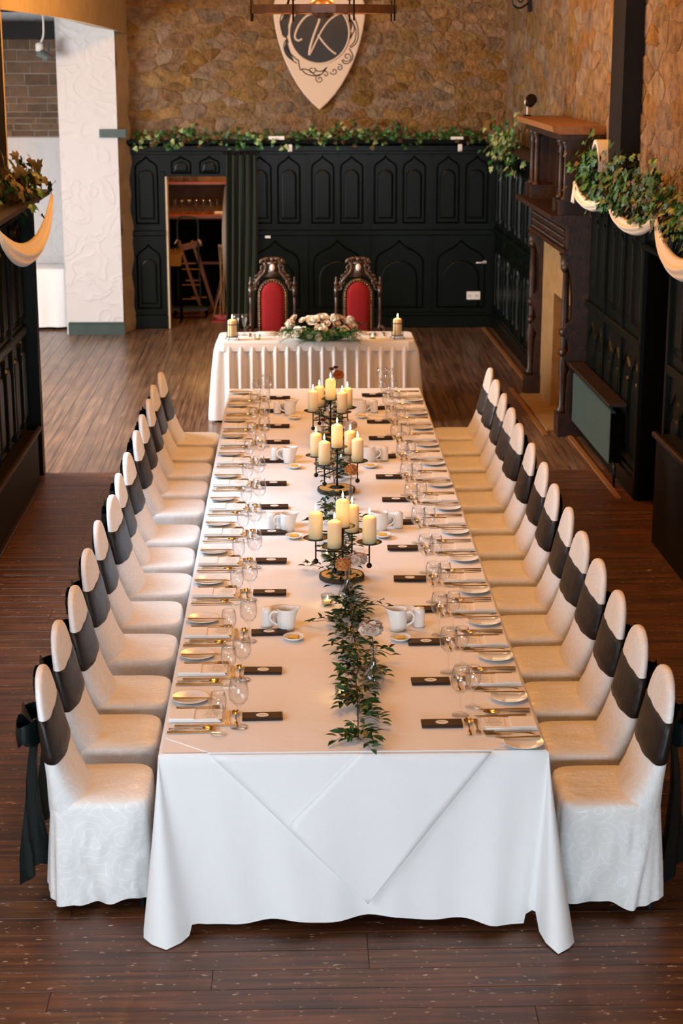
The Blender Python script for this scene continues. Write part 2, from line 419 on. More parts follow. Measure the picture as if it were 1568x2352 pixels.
ME_narrow = panel_mesh('panel_narrow', .285, .66, .82, .19, .60, M_green)
ME_wide = panel_mesh('panel_wide', .60, .56, .84, .46, .60, M_green)
ME_small = panel_mesh('panel_small', .25, .12, .22, .17, .13, M_green)
ME_tall = panel_mesh('panel_tall', .30, .62, .80, .20, .56, M_green)
def beam_mesh(name, L, d, h, m):
    b = MB(); e = min(d, h)*.3
    b.loops([[(0, 0, 0), (L, 0, 0), (L, 0, h), (0, 0, h)], [(0, -d+e, 0), (L, -d+e, 0), (L, -d+e, h), (0, -d+e, h)], [(0, -d, e), (L, -d, e), (L, -d, h-e), (0, -d, h-e)]])
    return b.mesh(name, m)
_bm = {}
def rail(par, M, x0, x1, z0, z1, d, name='rail', m=None):
    k = (round(x1-x0, 3), d, round(z1-z0, 3), id(m))
    if k not in _bm: _bm[k] = beam_mesh(name, x1-x0, d, z1-z0, m or M_green)
    return obj(name, _bm[k], par, M=M @ Matrix.Translation((x0, 0, z0)))
def bay(par, M, x0, w, lower=True, upper=True):
    """one bay of gothic panelling: two narrow ogee panels over one wide"""
    for k in (0, 1):
        if upper: obj('panel', ME_narrow, par, M=M @ Matrix.Translation((x0+w*(.27+.46*k), 0, 1.27)))
    if lower: obj('panel', ME_wide, par, M=M @ Matrix.Translation((x0+w/2, 0, .24)))
    rail(par, M, x0+w-.02, x0+w+.02, .2, 2.1, .02, 'stile')
def run_rails(par, M, x0, x1, skirt=True):
    rail(par, M, x0, x1, 1.13, 1.20, .032)
    rail(par, M, x0, x1, 2.10, 2.14, .022)
    if skirt:
        rail(par, M, x0, x1, 0, .15, .03, 'skirting'); rail(par, M, x0, x1, .15, .19, .02, 'skirting_bead')
# ---- stones: irregular rubble, every cell cut from its neighbours
def stones(par, M, u0, u1, z0, z1, cw, ch, m, gap=.006, depth=.022, seed=3, name='stone', jit=.42, coursed=0, skip=0):
    r = random.Random(seed); S = []
    nu = max(1, round((u1-u0)/cw)); nz = max(1, round((z1-z0)/ch)); du = (u1-u0)/nu; dz = (z1-z0)/nz
    for j in range(-1, nz+1):
        for i in range(-1, nu+1):
            S.append((u0+du*(i+.5+(.5 if j % 2 else 0)+r.uniform(-jit, jit)), z0+dz*(j+.5+r.uniform(-jit, jit)*(1-coursed)), j, i))
    S = [q for q in S if r.random() > skip]
    asp = cw/ch
    for (x, z, j, i) in S:
        if not (u0 < x < u1 and z0 < z < z1): continue
        P = [(-cw*1.4, -ch*1.3), (cw*1.4, -ch*1.3), (cw*1.4, ch*1.3), (-cw*1.4, ch*1.3)]
        for (x2, z2, j2, i2) in S:
            if abs(j2-j) > 2 or abs(i2-i) > 3 or (x2 == x and z2 == z): continue
            ax, az = (x2-x), (z2-z)*asp*asp
            mx, mz = (x2-x)/2, (z2-z)/2; c = ax*mx+az*mz; Q = []
            for k in range(len(P)):
                p, q = P[k], P[(k+1) % len(P)]
                dp, dq = ax*p[0]+az*p[1]-c, ax*q[0]+az*q[1]-c
                if dp <= 0: Q.append(p)
                if dp*dq < 0:
                    t = dp/(dp-dq); Q.append((p[0]+(q[0]-p[0])*t, p[1]+(q[1]-p[1])*t))
            P = Q
            if len(P) < 3: break
        if len(P) < 3: continue
        P = [(min(max(p[0], u0-x), u1-x), min(max(p[1], z0-z), z1-z)) for p in P]
        hw = max(abs(p[0]) for p in P); g = max(.4, 1-gap/max(.03, hw*.6))
        out = []
        for k in range(len(P)):                      # round the corners
            p, q = P[k], P[(k+1) % len(P)]
            for t in (.22, .78): out.append(((p[0]+(q[0]-p[0])*t)*g, (p[1]+(q[1]-p[1])*t)*g))
        d = depth*r.uniform(.3, 1.3); tx, tz = r.uniform(-.25, .25), r.uniform(-.3, .3)
        cap = [(px*.80, -d*(1+tx*px/cw+tz*pz/ch), pz*.80) for px, pz in out]
        bmd = MB().loops([[(px, .012, pz) for px, pz in out], [(px*.97, -d*.45, pz*.97) for px, pz in out], cap])
        obj(name, bmd.mesh(name, m, fix=False), par, M=M @ Matrix.Translation((x, 0, z)))
# ---- back wall
wall_back = struct('wall_back', MB().bbox((-2.24, .035, 2.24), (2.6, .4, 5.6)), M_mortar, M=MBk)
pan = MB().bbox((-2.24, 0, 0), (-1.80, .22, 2.25)).bbox((-1.06, 0, 0), (2.3, .22, 2.25)).bbox((-1.80, 0, 1.84), (-1.06, .22, 2.25))
I = Matrix.Identity(4)
obj('panelling', pan.mesh('panelling', M_green), wall_back)
stones(wall_back, Matrix.Translation((0, .035, 0)), -2.24, 2.31, 2.28, 4.0, .19, .112, M_stone, gap=.0015, depth=.013, seed=5, skip=.2)
for k in range(5):
    bay(wall_back, I, -1.617+.757*k+.757 if False else -.86+.757*k, .757) if k < 4 else None
rail(wall_back, I, -.88, -.84, .2, 2.1, .02, 'stile')
run_rails(wall_back, I, -1.0, 2.2)
# narrow panels left of the door and the header over it
for zz, me_ in ((1.27, ME_narrow), (.24, ME_tall)):
    obj('panel', me_, wall_back, M=Matrix.Translation((-2.02, 0, zz)))
rail(wall_back, I, -2.24, -1.80, 1.13, 1.2, .03); rail(wall_back, I, -2.24, -1.80, 0, .17, .03, 'skirting')
rail(wall_back, I, -2.24, -1.0, 2.10, 2.14, .022)
for xx in (-1.60, -1.26): obj('panel', ME_small, wall_back, M=Matrix.Translation((xx, 0, 1.87)))
rail(wall_back, I, -1.86, -1.80, .17, 1.9, .02, 'stile')
jamb = MB().bbox((-1.8, -.01, 0), (-1.775, .22, 1.84)); obj('door_jamb', jamb.mesh('door_jamb', M_tan), wall_back)
# cornice shelf on top of the back panelling
sh = MB().prism([(0, 0), (-.05, 0), (-.09, .03), (-.14, .035), (-.145, .075), (0, .075)], -2.24, 2.12, 'x')
obj('shelf', sh.mesh('shelf', M_green), wall_back, M=Matrix.Translation((0, 0, 2.2)))
# ---- right wall
wr = MB().bbox((0, .10, 0), (8.35, .45, 5.6)).bbox((9.2, .10, 0), (24, .45, 5.6)).bbox((8.35, .10, 1.94), (9.2, .45, 5.6))
wall_right = struct('wall_right', wr, M_mortar, M=MR)
pr = MB().bbox((0, 0, 0), (4.06, .1, 2.22)).bbox((6.1, 0, 0), (8.35, .1, 2.22)).bbox((9.2, 0, 0), (14, .1, 2.22)).bbox((8.35, 0, 1.94), (9.2, .1, 2.22))
obj('panelling', pr.mesh('panelling', M_green), wall_right)
stones(wall_right, Matrix.Translation((0, .10, 0)), .05, 10.4, 2.3, 4.05, .36, .17, M_stone, gap=.002, depth=.010, seed=11, skip=.15)
def bayR(x0, w, lowmesh=None, nar=None):
    for k in (0, 1): obj('panel', ME_narrow, wall_right, M=Matrix.Translation((x0+w*(.27+.46*k), 0, 1.30)))
    for k in (0, 1): obj('panel', ME_tall, wall_right, M=Matrix.Translation((x0+w*(.27+.46*k), 0, .28)))
    rail(wall_right, I, x0+w-.02, x0+w+.02, .2, 2.12, .024, 'stile')
for k in range(5): bayR(.08+.76*k, .76)
for k in range(3): bayR(6.18+.72*k, .72)
for k in range(5): bayR(9.26+.75*k, .75)
for a, b in ((0, 3.98), (6.14, 8.35), (9.2, 13.5)):
    rail(wall_right, I, a, b, 1.16, 1.23, .035); rail(wall_right, I, a, b, 2.13, 2.17, .024)
    rail(wall_right, I, a, b, 0, .16, .03, 'skirting'); rail(wall_right, I, a, b, .16, .2, .018, 'skirting_bead')
for k in range(3): obj('panel', ME_small, wall_right, M=Matrix.Translation((8.50+.27*k, 0, 1.985)))
rail(wall_right, I, 8.33, 9.22, 1.93, 1.98, .05, 'door_head')
rail(wall_right, I, 8.31, 8.37, 0, 2.1, .03, 'door_post'); rail(wall_right, I, 9.18, 9.24, 0, 2.1, .03, 'door_post')
for a, b in ((0, 3.98), (6.15, 14)):
    s2 = MB().prism([(.1, 0), (-.05, 0), (-.10, .03), (-.16, .04), (-.17, .08), (.1, .08)], a, b, 'x')
    obj('shelf', s2.mesh('shelf', M_carved), wall_right, M=Matrix.Translation((0, 0, 2.2)))
obj('doorway_recess', MB().bbox((8.3, .9, 0), (9.25, .95, 2.0)).bbox((8.34, .0, 0), (8.38, .95, 2)).bbox((9.17, .0, 0), (9.21, .95, 2)).bbox((8.34, .0, 1.92), (9.21, .95, 1.95)).mesh('doorway_recess', M_dark), wall_right)  # near-black liner added to put the doorway's inner shade into the colour
# the low boxed ledge on the near right
lg = MB().bbox((9.5, -.14, 0), (13.5, -.0, .78)); obj('boxed_ledge', lg.mesh('boxed_ledge', M_black), wall_right)
rail(wall_right, Matrix.Translation((0, -.14, 0)), 9.48, 13.5, .76, .80, .03, 'ledge_cap', M_carved)
# dark timber post on the stone and the floor border
post = struct('beam_post', MB().bbox((7.0, -.06, 2.28), (7.48, .1, 5.6)), M_black, M=MR)
post.name = 'pillar_right'
border = struct('trim_1', MB().bbox((.06, -.15, 0), (3.9, -.11, .012)).bbox((6.1, -.15, 0), (8.3, -.11, .012)).bbox((3.9, -.36, 0), (6.1, -.32, .012)), M_oak, M=MR)
# ---- left wall with panelling, post and ledge
wl = MB().bbox((-9, .11, 0), (-2.9, .5, 5.6)).bbox((.3, .11, 0), (1.9, .5, 5.6)).bbox((4.9, .11, 0), (7.62, .5, 5.6))
for a0, a1, h0 in ((-2.9, .3, 2.6), (1.9, 4.9, 3.3)): wl.bbox((a0, .11, 0), (a1, .5, 1.25)).bbox((a0, .11, h0), (a1, .5, 5.6))
wall_left = struct('wall_left', wl, M_tan, M=ML)
obj('panelling', MB().bbox((4.95, 0, 0), (7.6, .11, 2.22)).mesh('panelling', M_green), wall_left)
for k in range(3):
    x0 = 7.52-.75*(k+1)
    for j in (0, 1): obj('panel', ME_narrow, wall_left, M=Matrix.Translation((x0+.75*(.27+.46*j), 0, 1.28)))
    for j in (0, 1): obj('panel', ME_tall, wall_left, M=Matrix.Translation((x0+.75*(.27+.46*j), 0, .46)))
    rail(wall_left, I, x0-.02, x0+.02, .45, 2.1, .022, 'stile')
rail(wall_left, I, 4.95, 7.52, 1.18, 1.25, .03); rail(wall_left, I, 4.95, 7.52, 2.1, 2.16, .03)
obj('corner_stile', MB().bbox((7.52, -.1, 0), (7.63, .11, 2.22)).mesh('corner_stile', M_green), wall_left)
obj('boxed_ledge', MB().bbox((4.95, -.10, 0), (7.30, 0, .43)).mesh('boxed_ledge', M_black), wall_left)
rail(wall_left, Matrix.Translation((0, -.10, 0)), 4.95, 7.34, .42, .455, .03, 'ledge_cap', M_carved)
rail(wall_left, Matrix.Translation((0, -.10, 0)), 4.95, 7.34, 0, .02, .03, 'ledge_foot', M_carved)
s3 = MB().prism([(.12, 0), (-.06, 0), (-.12, .03), (-.20, .04), (-.21, .08), (.12, .08)], 4.95, 7.86, 'x')
obj('shelf', s3.mesh('shelf', M_carved), wall_left, M=Matrix.Translation((0, 0, 2.2)))
pl = struct('pillar_left', MB().bbox((7.3, .10, 2.28), (7.70, .3, 5.6)), M_black, M=ML)
obj('plaster_edge', MB().bbox((7.70, .10, 2.28), (7.76, .5, 5.6)).mesh('plaster_edge', M_tan), pl)
# window in the left wall (high, beyond the frame) and in the rear wall
def window(name, M, w, h):
    r = thing(name, None, None, M=M); r['kind'] = 'structure'
    obj('pane', MB().bbox((-w/2, .05, 0), (w/2, .06, h)).mesh('pane', M_pane), r)
    f = MB()
    for k in range(5): f.bbox((-w/2+w*k/4-.03, 0, 0), (-w/2+w*k/4+.03, .08, h))
    for k in range(3): f.bbox((-w/2, 0, h*k/2-.03), (w/2, .08, h*k/2+.03))
    obj('window_frame', f.mesh('window_frame', M_lining), r)
    return r
window('window_1', ML @ Matrix.Translation((3.4, .35, 1.25)), 3.0, 2.05)
window('window_4', ML @ Matrix.Translation((-1.3, .35, 1.25)), 3.2, 1.35)
rw = struct('wall_rear', MB().bbox((-3.2, -9.4, 0), (-1.9, -9.1, 5.6)).bbox((1.9, -9.4, 0), (3.2, -9.1, 5.6)).bbox((-1.9, -9.4, 0), (1.9, -9.1, .35)).bbox((-1.9, -9.4, 2.7), (1.9, -9.1, 5.6)), M_tan)
window('window_2', Matrix.Translation((0, -9.2, .35)) @ Matrix.Rotation(PI, 4, 'Z'), 3.8, 2.35)
struct('ceiling', MB().bbox((-6, -9.4, 5.6), (3.2, 18, 5.8)), M_ceil)
# ---- alcove beyond the left wall: white pier, lintel, brick, plaster, window
pier = struct('pillar_white', MB().grid(lambda u, v: (-2.985+.68*u+(.012 if 0 < u < 1 else 0)*math.sin(v*37), 14.55, .0+3.72*v), 6, 30), M_plaster)
obj('pier_side', MB().grid(lambda u, v: (-2.305+.105*u+.012*math.sin(v*23+u)+.012*math.sin(v*61), 14.55+.46*u, 3.72*v), 3, 40).mesh('pier_side', M_tan), pier)
obj('pier_core', MB().bbox((-2.98, 14.56, 0), (-2.31, 15.6, 3.8)).mesh('pier_core', M_plaster), pier)
bb = struct('baseboard_pillar', MB().prism([(0, 0), (-.03, 0), (-.03, .12), (-.018, .135), (-.018, .15), (0, .15)], -2.965, -2.29, 'x'), M_greenL, M=Matrix.Translation((0, 14.55, 0)))
tag(obj('dado_block', MB().bbox((-2.51, 14.49, 2.325), (-2.2, 14.549, 2.42)).mesh('dado_block', M_greenL)), 'short grey-green dado rail block fixed on the white pier', 'rail block')
lint = MB()
def lint_pt(u, v):
    y = 7.6+7.4*u; x = -2.47+.27*u; zb = 3.66-.16*u+.03*math.sin(PI*u)
    return (x, y, zb+(5.5-zb)*v)
lint.grid(lint_pt, 24, 2).grid(lambda u, v: (lint_pt(u, 0)[0]-.35*v, lint_pt(u, 0)[1], lint_pt(u, 0)[2]+.06*v), 24, 2)
lint.grid(lambda u, v: (lint_pt(u, 0)[0]-.35, lint_pt(u, 0)[1], lint_pt(u, 0)[2]+.06+(5.5-lint_pt(u, 0)[2])*v), 24, 2)
struct('beam_lintel', lint, M_tan)
wa = struct('wall_alcove', MB().bbox((-6, 15.6, 0), (-2.3, 15.8, 5.6)), M_plaster)
obj('brick_bed', MB().bbox((-5.5, 15.57, 2.27), (-2.98, 15.61, 3.6)).mesh('brick_bed', M_brickjoint), wa)
def courses(par, y, u0, u1, z0, z1, m, seed):
    r = random.Random(seed); z = z0
    while z < z1-.03:
        h = min(r.choice((.07, .075, .08, .10, .14)), z1-z); u = u0-r.uniform(0, .2)
        while u < u1:
            w = r.uniform(.17, .42); a, c = max(u, u0), min(u+w, u1); u += w
            if c-a < .04: continue
            g = .006; d = r.uniform(.006, .014); j = lambda: r.uniform(-.004, .004); x0, x1, y0, y1 = a+g, c-g, z+g, z+h-g
            q = [(x0+j(), y0+j()), (x1+j(), y0+j()), (x1+j(), y1+j()), (x0+j(), y1+j())]; cx0, cz0 = (a+c)/2, z+h/2
            bm_ = MB().loops([[(px-cx0, .0, pz-cz0) for px, pz in q], [(px-cx0, -d*.7, pz-cz0) for px, pz in q], [((px-cx0)*.97, -d, (pz-cz0)*.9) for px, pz in q]])
            obj('brick', bm_.mesh('brick', m, fix=False), par, (cx0, y, cz0))
        z += h
courses(wa, 15.57, -4.3, -2.98, 2.28, 3.45, M_brick, 21)
struct('beam_alcove', MB().bbox((-6, 15.2, 3.43), (-2.95, 15.56, 3.62)), M_black)
struct('ceiling_alcove', MB().bbox((-6, 7.7, 3.75), (-2.7, 15.8, 3.85)), M_ceil)
struct('wall_alcove_side', MB().bbox((-6, 7.2, 0), (-5.6, 7.8, 4)).bbox((-6, 10.8, 0), (-5.6, 15.8, 4)).bbox((-6, 7.8, 0), (-5.6, 10.8, 1.0)).bbox((-6, 7.8, 3.5), (-5.6, 10.8, 4)).bbox((-6, 7.2, 0), (-2.9, 7.5, 4)), M_plaster)
window('window_3', Matrix.Translation((-5.75, 9.3, 1.0)) @ Matrix.Rotation(PI/2, 4, 'Z'), 3.0, 2.5)
# ---- the bar room behind the doorway
struct('wall_bar', MB().bbox((-2.5, 17.2, 0), (-.4, 17.4, 3)).bbox((-.5, 15.2, 0), (-.4, 17.4, 3)).bbox((-2.5, 15.2, 2.6), (-.4, 17.4, 2.7)).bbox((-2.5, 15.2, 0), (-2.4, 17.2, 3)), M_brick)
point('bar_room_light', (-1.3, 16.4, 2.35), 60, (1, .5, .16), .08)
# ================================================================ the long table and its cloths
TZ = .755
tb = thing('banquet_table', 'long banquet table under the white cloths in the middle of the hall', 'table', (0, 0, 0))
obj('tabletop', MB().bbox((-.74, .02, .715), (.74, 7.30, .742)).mesh('tabletop', M_oak), tb)
lg = MB().tube([(0, 0, 0), (0, 0, .715)], .014, 8).mesh('leg', M_iron)
for y in (.35, 1.6, 2.1, 3.4, 3.9, 5.2, 5.7, 7.0):
    for x in (-.55, -.08, .08, .55): obj('leg', lg, tb, (x, y, 0))
CZ = .750
cols = []        # (top xyz, bottom xyz) columns all round the table edge
def wv(t, a, b, c): return math.sin(t*a+b)*c
n = 60
for i in range(n):                                   # left side, far to near
    y = 7.34-7.16*i/(n-1); cols.append(((-.765, y, CZ), (-.772+wv(y, 9, 0, .004)+wv(y, 21, 1, .002), y, .44+wv(y, 2.3, .4, .015))))
for b in ((-.78, .09, .42), (-.79, .045, .40), (-.80, -.005, .34), (-.822, -.03, .14), (-.838, -.06, .03), (-.835, -.10, .014), (-.80, -.14, .006), (-.74, -.18, .004), (-.685, -.13, .006), (-.655, -.085, .012), (-.645, -.065, .05), (-.62, -.05, .046)):
    cols.append(((-.765, .0, CZ), b))
m_ = 46
for i in range(m_):
    x = -.75+1.49*i/(m_-1); hx = -.59+1.27*i/(m_-1)
    hz = .030+.024*math.sin((hx+.62)*2.4)+.008*math.sin(hx*17)
    fy = -.030+.014*math.sin(hx*9)+.011*math.sin(hx*17+1.3)+.006*math.sin(hx*33)-(.022*math.exp(-((hx-.55)/.05)**2))
    cols.append(((x, -.004, CZ), (hx, fy-.008, hz)))
for b in ((.69, -.022, .055), (.715, -.018, .07), (.728, -.03, .07), (.735, -.10, .02), (.752, -.17, .008), (.79, -.25, .004), (.84, -.205, .004), (.866, -.165, .006), (.845, -.12, .03), (.822, -.06, .12), (.812, -.02, .26), (.79, .03, .38), (.78, .08, .42)):
    cols.append(((.765, .0, CZ), b))
for i in range(n):
    y = .18+7.16*i/(n-1); cols.append(((.765, y, CZ), (.772+wv(y, 10, 2, .004)+wv(y, 19, 0, .002), y, .44+wv(y, 2.1, 1.4, .015))))
for b in ((.79, 7.37, .42), (.78, 7.40, .25), (.72, 7.37, .3), (.6, 7.36, .35)): cols.append(((.765, 7.34, CZ), b))
for i in range(20):
    x = .7-1.4*i/19; cols.append(((x, 7.345, CZ), (x*.98, 7.365+wv(x, 14, 0, .01), .40)))
for b in ((-.6, 7.36, .35), (-.72, 7.37, .3), (-.78, 7.40, .25), (-.79, 7.37, .42)): cols.append(((-.765, 7.34, CZ), b))
L = []
cx, cy = 0, 3.67
L.append([(t[0]-math.copysign(.012, t[0]) if abs(t[0]) > .7 else t[0], t[1]+(.012 if t[1] < .1 else (-.012 if t[1] > 7.25 else 0)), CZ+.003) for t, b in cols])
L.append([(t[0], t[1], CZ-.004) for t, b in cols])
for s_ in (.06, .18, .34, .5, .66, .82, .92, 1.0):
    row = []
    for t, b in cols:
        w_ = s_**1.15                               # hangs straight, opens towards the hem
        zz = t[2]+(b[2]-t[2])*s_
        row.append((t[0]+(b[0]-t[0])*w_, t[1]+(b[1]-t[1])*w_, zz))
    L.append(row)
cl = MB(); cl.loops(L[::-1], cap0=False, cap1=False)
# rippled top sheet
def topf(u, v):
    x = -.753+1.506*u; y = .012+7.316*v
    e = min(1, 12*min(u, 1-u), 40*min(v, 1-v))
    z = CZ+.003+e*(.0012*math.sin(x*7+y*3.1)+.0010*math.sin(y*9-x*4))
    return (x, y, z)
cl.grid(topf, 24, 110)
tag(obj('tablecloth', cl.mesh('tablecloth', M_white, True)), 'long white linen cloth covering the banquet table down to the floor', 'tablecloth')
# overlay squares laid corner to the front; hanging points
def sheet(pts, y0, dy, th=.003):
    b = MB(); nn = len(pts); a = [(x, y0-dy*(0.75-z), z) for x, z in pts]
    b.loops([a, [(x, y-th, z) for x, y, z in a]], cap0=True); return b
def hang(pts, yoff, name, label, m):
    """fold over the table edge: top piece plus hanging piece in one mesh"""
    b = MB(); X = [p[0] for p in pts]
    def row(z): # horizontal extent of polygon at height z
        xs = []
        for k in range(len(pts)):
            (xa, za), (xb, zb) = pts[k], pts[(k+1) % len(pts)]
            if (za-z)*(zb-z) <= 0 and abs(za-zb) > 1e-9: xs.append(xa+(xb-xa)*(z-za)/(zb-za))
        return (min(xs), max(xs)) if xs else (0, 0)
    zt = max(p[1] for p in pts); zb = min(p[1] for p in pts); nz = 22; nx = 18
    def fn(u, v):
        z = zt-.0005-(zt-zb-.001)*v; a, c = row(z); x = a+(c-a)*u; s_ = min(1, max(0, (CZ-z)/.70)); w_ = s_**1.15
        hx = x*(1-.06*s_)
        y = -.004+w_*(-.040+.014*math.sin(hx*9)+.011*math.sin(hx*17+1.3))-yoff-.012*s_
        return (x, y, min(z, CZ+.004))
    b.grid(fn, nx, nz)
    for k in (1, ):
        pass
    return b
ov = hang([(-.565, .752), (.056, .125), (.539, .752)], .004, '', '', M_white)
top = [(-.75, .16), (-.75, 1.55), (.75, 1.55), (.75, .16), (.539, .004), (-.565, .004)]
oo = obj('overlay_cloth', ov.mesh('overlay_cloth', M_white, True)); sm = oo.modifiers.new('thick', 'SOLIDIFY'); sm.thickness = .003; sm.offset = 1
obj('top_layer', MB().prism(top, .7535, .7562, 'z').mesh('top_layer', M_white), oo)
tag(oo, 'white square overlay cloth, its corner hanging over the near table end', 'tablecloth')
ov2 = hang([(-.263, .46), (.056, .121), (.539, .752), (.02, .752)], .009, '', '', M_white)
o2 = obj('overlay_cloth', ov2.mesh('overlay_cloth', M_white, True)); sm = o2.modifiers.new('thick', 'SOLIDIFY'); sm.thickness = .003; sm.offset = 1
tag(o2, 'topmost white cloth flap folded diagonally over the near table end', 'tablecloth')
TZ = .7585

# ================================================================ covered chairs
def sup(c, p): return math.copysign(abs(c)**p, c)
BL = [(.40, .200, .20, .130), (.47, .203, .17, .147), (.54, .206, .128, .168), (.62, .209, .098, .187), (.72, .212, .074, .205), (.80, .207, .060, .218), (.86, .195, .053, .227), (.905, .174, .049, .234), (.94, .142, .045, .239), (.962, .106, .041, .242), (.976, .068, .034, .244), (.984, .03, .022, .246)]
def back_loop(z, w, t, cx, n=28, grow=0):
    return [(cx+(t/2+grow)*sup(math.cos(2*PI*k/n), .75), (w+grow)*sup(math.sin(2*PI*k/n), .8), z) for k in range(n)]
def back_at(z):
    for a, b in zip(BL, BL[1:]):
        if a[0] <= z <= b[0]:
            t = (z-a[0])/(b[0]-a[0]); return tuple(a[i]+(b[i]-a[i])*t for i in range(4))
    return BL[-1]
def cover_mesh(seed):
    r = random.Random(seed); b = MB()
    b.loops([back_loop(*l) for l in BL])
    n = 180; base = []; raw = []
    for k in range(1441):
        a = 2*PI*k/1440; raw.append((.012+.205*sup(math.cos(a), .38), .203*sup(math.sin(a), .38)))
    cum = [0]
    for p, q in zip(raw, raw[1:]): cum.append(cum[-1]+math.hypot(q[0]-p[0], q[1]-p[1]))
    k = 0
    for i in range(n):
        t = cum[-1]*i/n
        while cum[k+1] < t: k += 1
        u = (t-cum[k])/max(1e-9, cum[k+1]-cum[k]); p, q = raw[k], raw[k+1]
        base.append((p[0]+(q[0]-p[0])*u, p[1]+(q[1]-p[1])*u, 2*PI*i/n))
    ph = [r.uniform(0, 6) for _ in range(4)]
    def ring(z, g, amp, ins=1.0, hem=0):
        out = []
        for x, y, a in base:
            d = Vector((x-.012, y, 0)); ln = d.length; d.normalize()
            f = amp*(math.sin(9*a+ph[0])+.6*math.sin(17*a+ph[1])+.3*math.sin(29*a+ph[2]))
            r_ = math.hypot(x-.19, .47-z); an_ = math.atan2(.475-z, .19-x); side = max(0, min(1, (abs(y)-.17)/.03))
            cr = side*(amp*2.2)*min(1, r_/.2)*(math.sin(an_*15+ph[0])+.5*math.sin(an_*31+ph[1]))      # folds fan out from the back corner
            q = d*(ln*ins+g+f*(1-.7*side)+cr)
            out.append((q.x+.012, q.y, z+hem*(math.sin(3*a+ph[3])*.6+math.sin(7*a)*.3)))
        return out
    b.loops([ring(.045, .022, .0095, hem=.022), ring(.11, .020, .0085), ring(.18, .017, .007), ring(.25, .013, .0055), ring(.32, .009, .004), ring(.39, .005, .0025), ring(.45, .003, .0008), ring(.468, -.002, 0), ring(.476, 0, 0, .95), ring(.479, 0, 0, .6), ring(.477, 0, 0, .2)])
    return b.mesh('cover', M_cover, True)
COVERS = [cover_mesh(s) for s in range(5)]
def sash_mesh():
    b = MB(); zs = [.652, .657, .69, .735, .78, .822, .83]
    L = []
    for i, z in enumerate(zs):
        w, t, cx = back_at(z)[1:]; g = .0015 if i in (0, len(zs)-1) else .006
        lp = back_loop(z, w, t, cx, 28, g)
        L.append([(x, y, zz-.06*(cx+.03-x)+.004*math.sin(y*40+z*60)) for x, y, zz in lp])   # the band sits a little lower in front
    b.loops(L, cap1=False); return b.mesh('sash', M_sash, True)
SASH = sash_mesh()
def loop_mesh(sd):
    b = MB(); n = 18
    def fn(u, v):
        a = 2*PI*u; e = (1-math.cos(a))/2; wd = .014+.052*math.sin(PI*min(1, e*.86))**1.2
        y = sd*(.13*e+.004); x = .266+.04*math.sin(a)+.05*e
        x += .006*math.cos((v-.5)*PI)*math.copysign(1, math.sin(a)); z = .735+(v-.5)*2*wd+.03*e*(1-.8*e)+.010*math.sin(3*a+v*4)
        return (x, y, z)
    b.grid(fn, n, 7, closed=True); return b.mesh('loop', M_bow, True)
LOOPS = [loop_mesh(1), loop_mesh(-1)]
def tail_mesh(sd):
    b = MB()
    def fn(u, v):
        z = .735-.60*v; w = .012+.045*v**.6
        x = .272+.02*math.sin(v*3)+.014*math.sin(u*9+v*5)*(.3+v)+.03*v+(u-.5)*1.3*w
        return (x, sd*(.012+.035*v)+(u-.5)*1.5*w, z-(.07*u if sd > 0 else .07*(1-u))*(v > .95))
    b.grid(fn, 9, 14); return b.mesh('tail', M_bow, True)
TAILS = [tail_mesh(1), tail_mesh(-1)]
KNOT = MB().ball((.268, 0, .735), .026, 10, 8, (1, 1, 1)).mesh('knot', M_bow, True)
KNOT = MB().lathe([(.001, -.03), (.018, -.026), (.026, -.01), (.024, .012), (.017, .027), (.001, .03)], 10, (.272, 0, .735)).mesh('knot', M_bow, True)
LEGS = [MB().tube([(x, y, .46), (x*1.06, y*1.05, .0)], [.012, .009], 8).mesh('leg', M_bluetube, True) for x in (-.14, .175) for y in (-.165, .165)]
YR = [.29, .79, 1.29, 1.79, 2.285, 2.78, 3.29, 3.82, 4.34, 4.90, 5.41, 5.93, 6.44, 6.93]
YL = [.36, .92, 1.42, 2.03, 2.57, 3.09, 3.61, 4.13, 4.76, 5.26, 5.79, 6.30, 6.80]
SIDE = {1: 'fireplace side', -1: 'white pier side'}
for sd, Y in ((1, YR), (-1, YL)):
    for i, y in enumerate(Y):
        t = thing('covered_chair', f'white covered chair with black sash, {ORD[i+1]} from the front, {SIDE[sd]}', 'chair', (sd*(1.025+rnd.uniform(-.012, .012)), y, 0), (0 if sd > 0 else PI)+rnd.uniform(-.035, .035), 'covered chairs along the table')
        obj('cover', COVERS[(i*3+(sd > 0)) % 5], t)
        sa = obj('sash', SASH, t)
        tag(sa, 'black satin sash')
        bo = obj('bow', KNOT, t)
        for k in (0, 1): obj('loop', LOOPS[k], bo); obj('tail', TAILS[k], bo)
        for me_ in LEGS: obj('leg', me_, t)
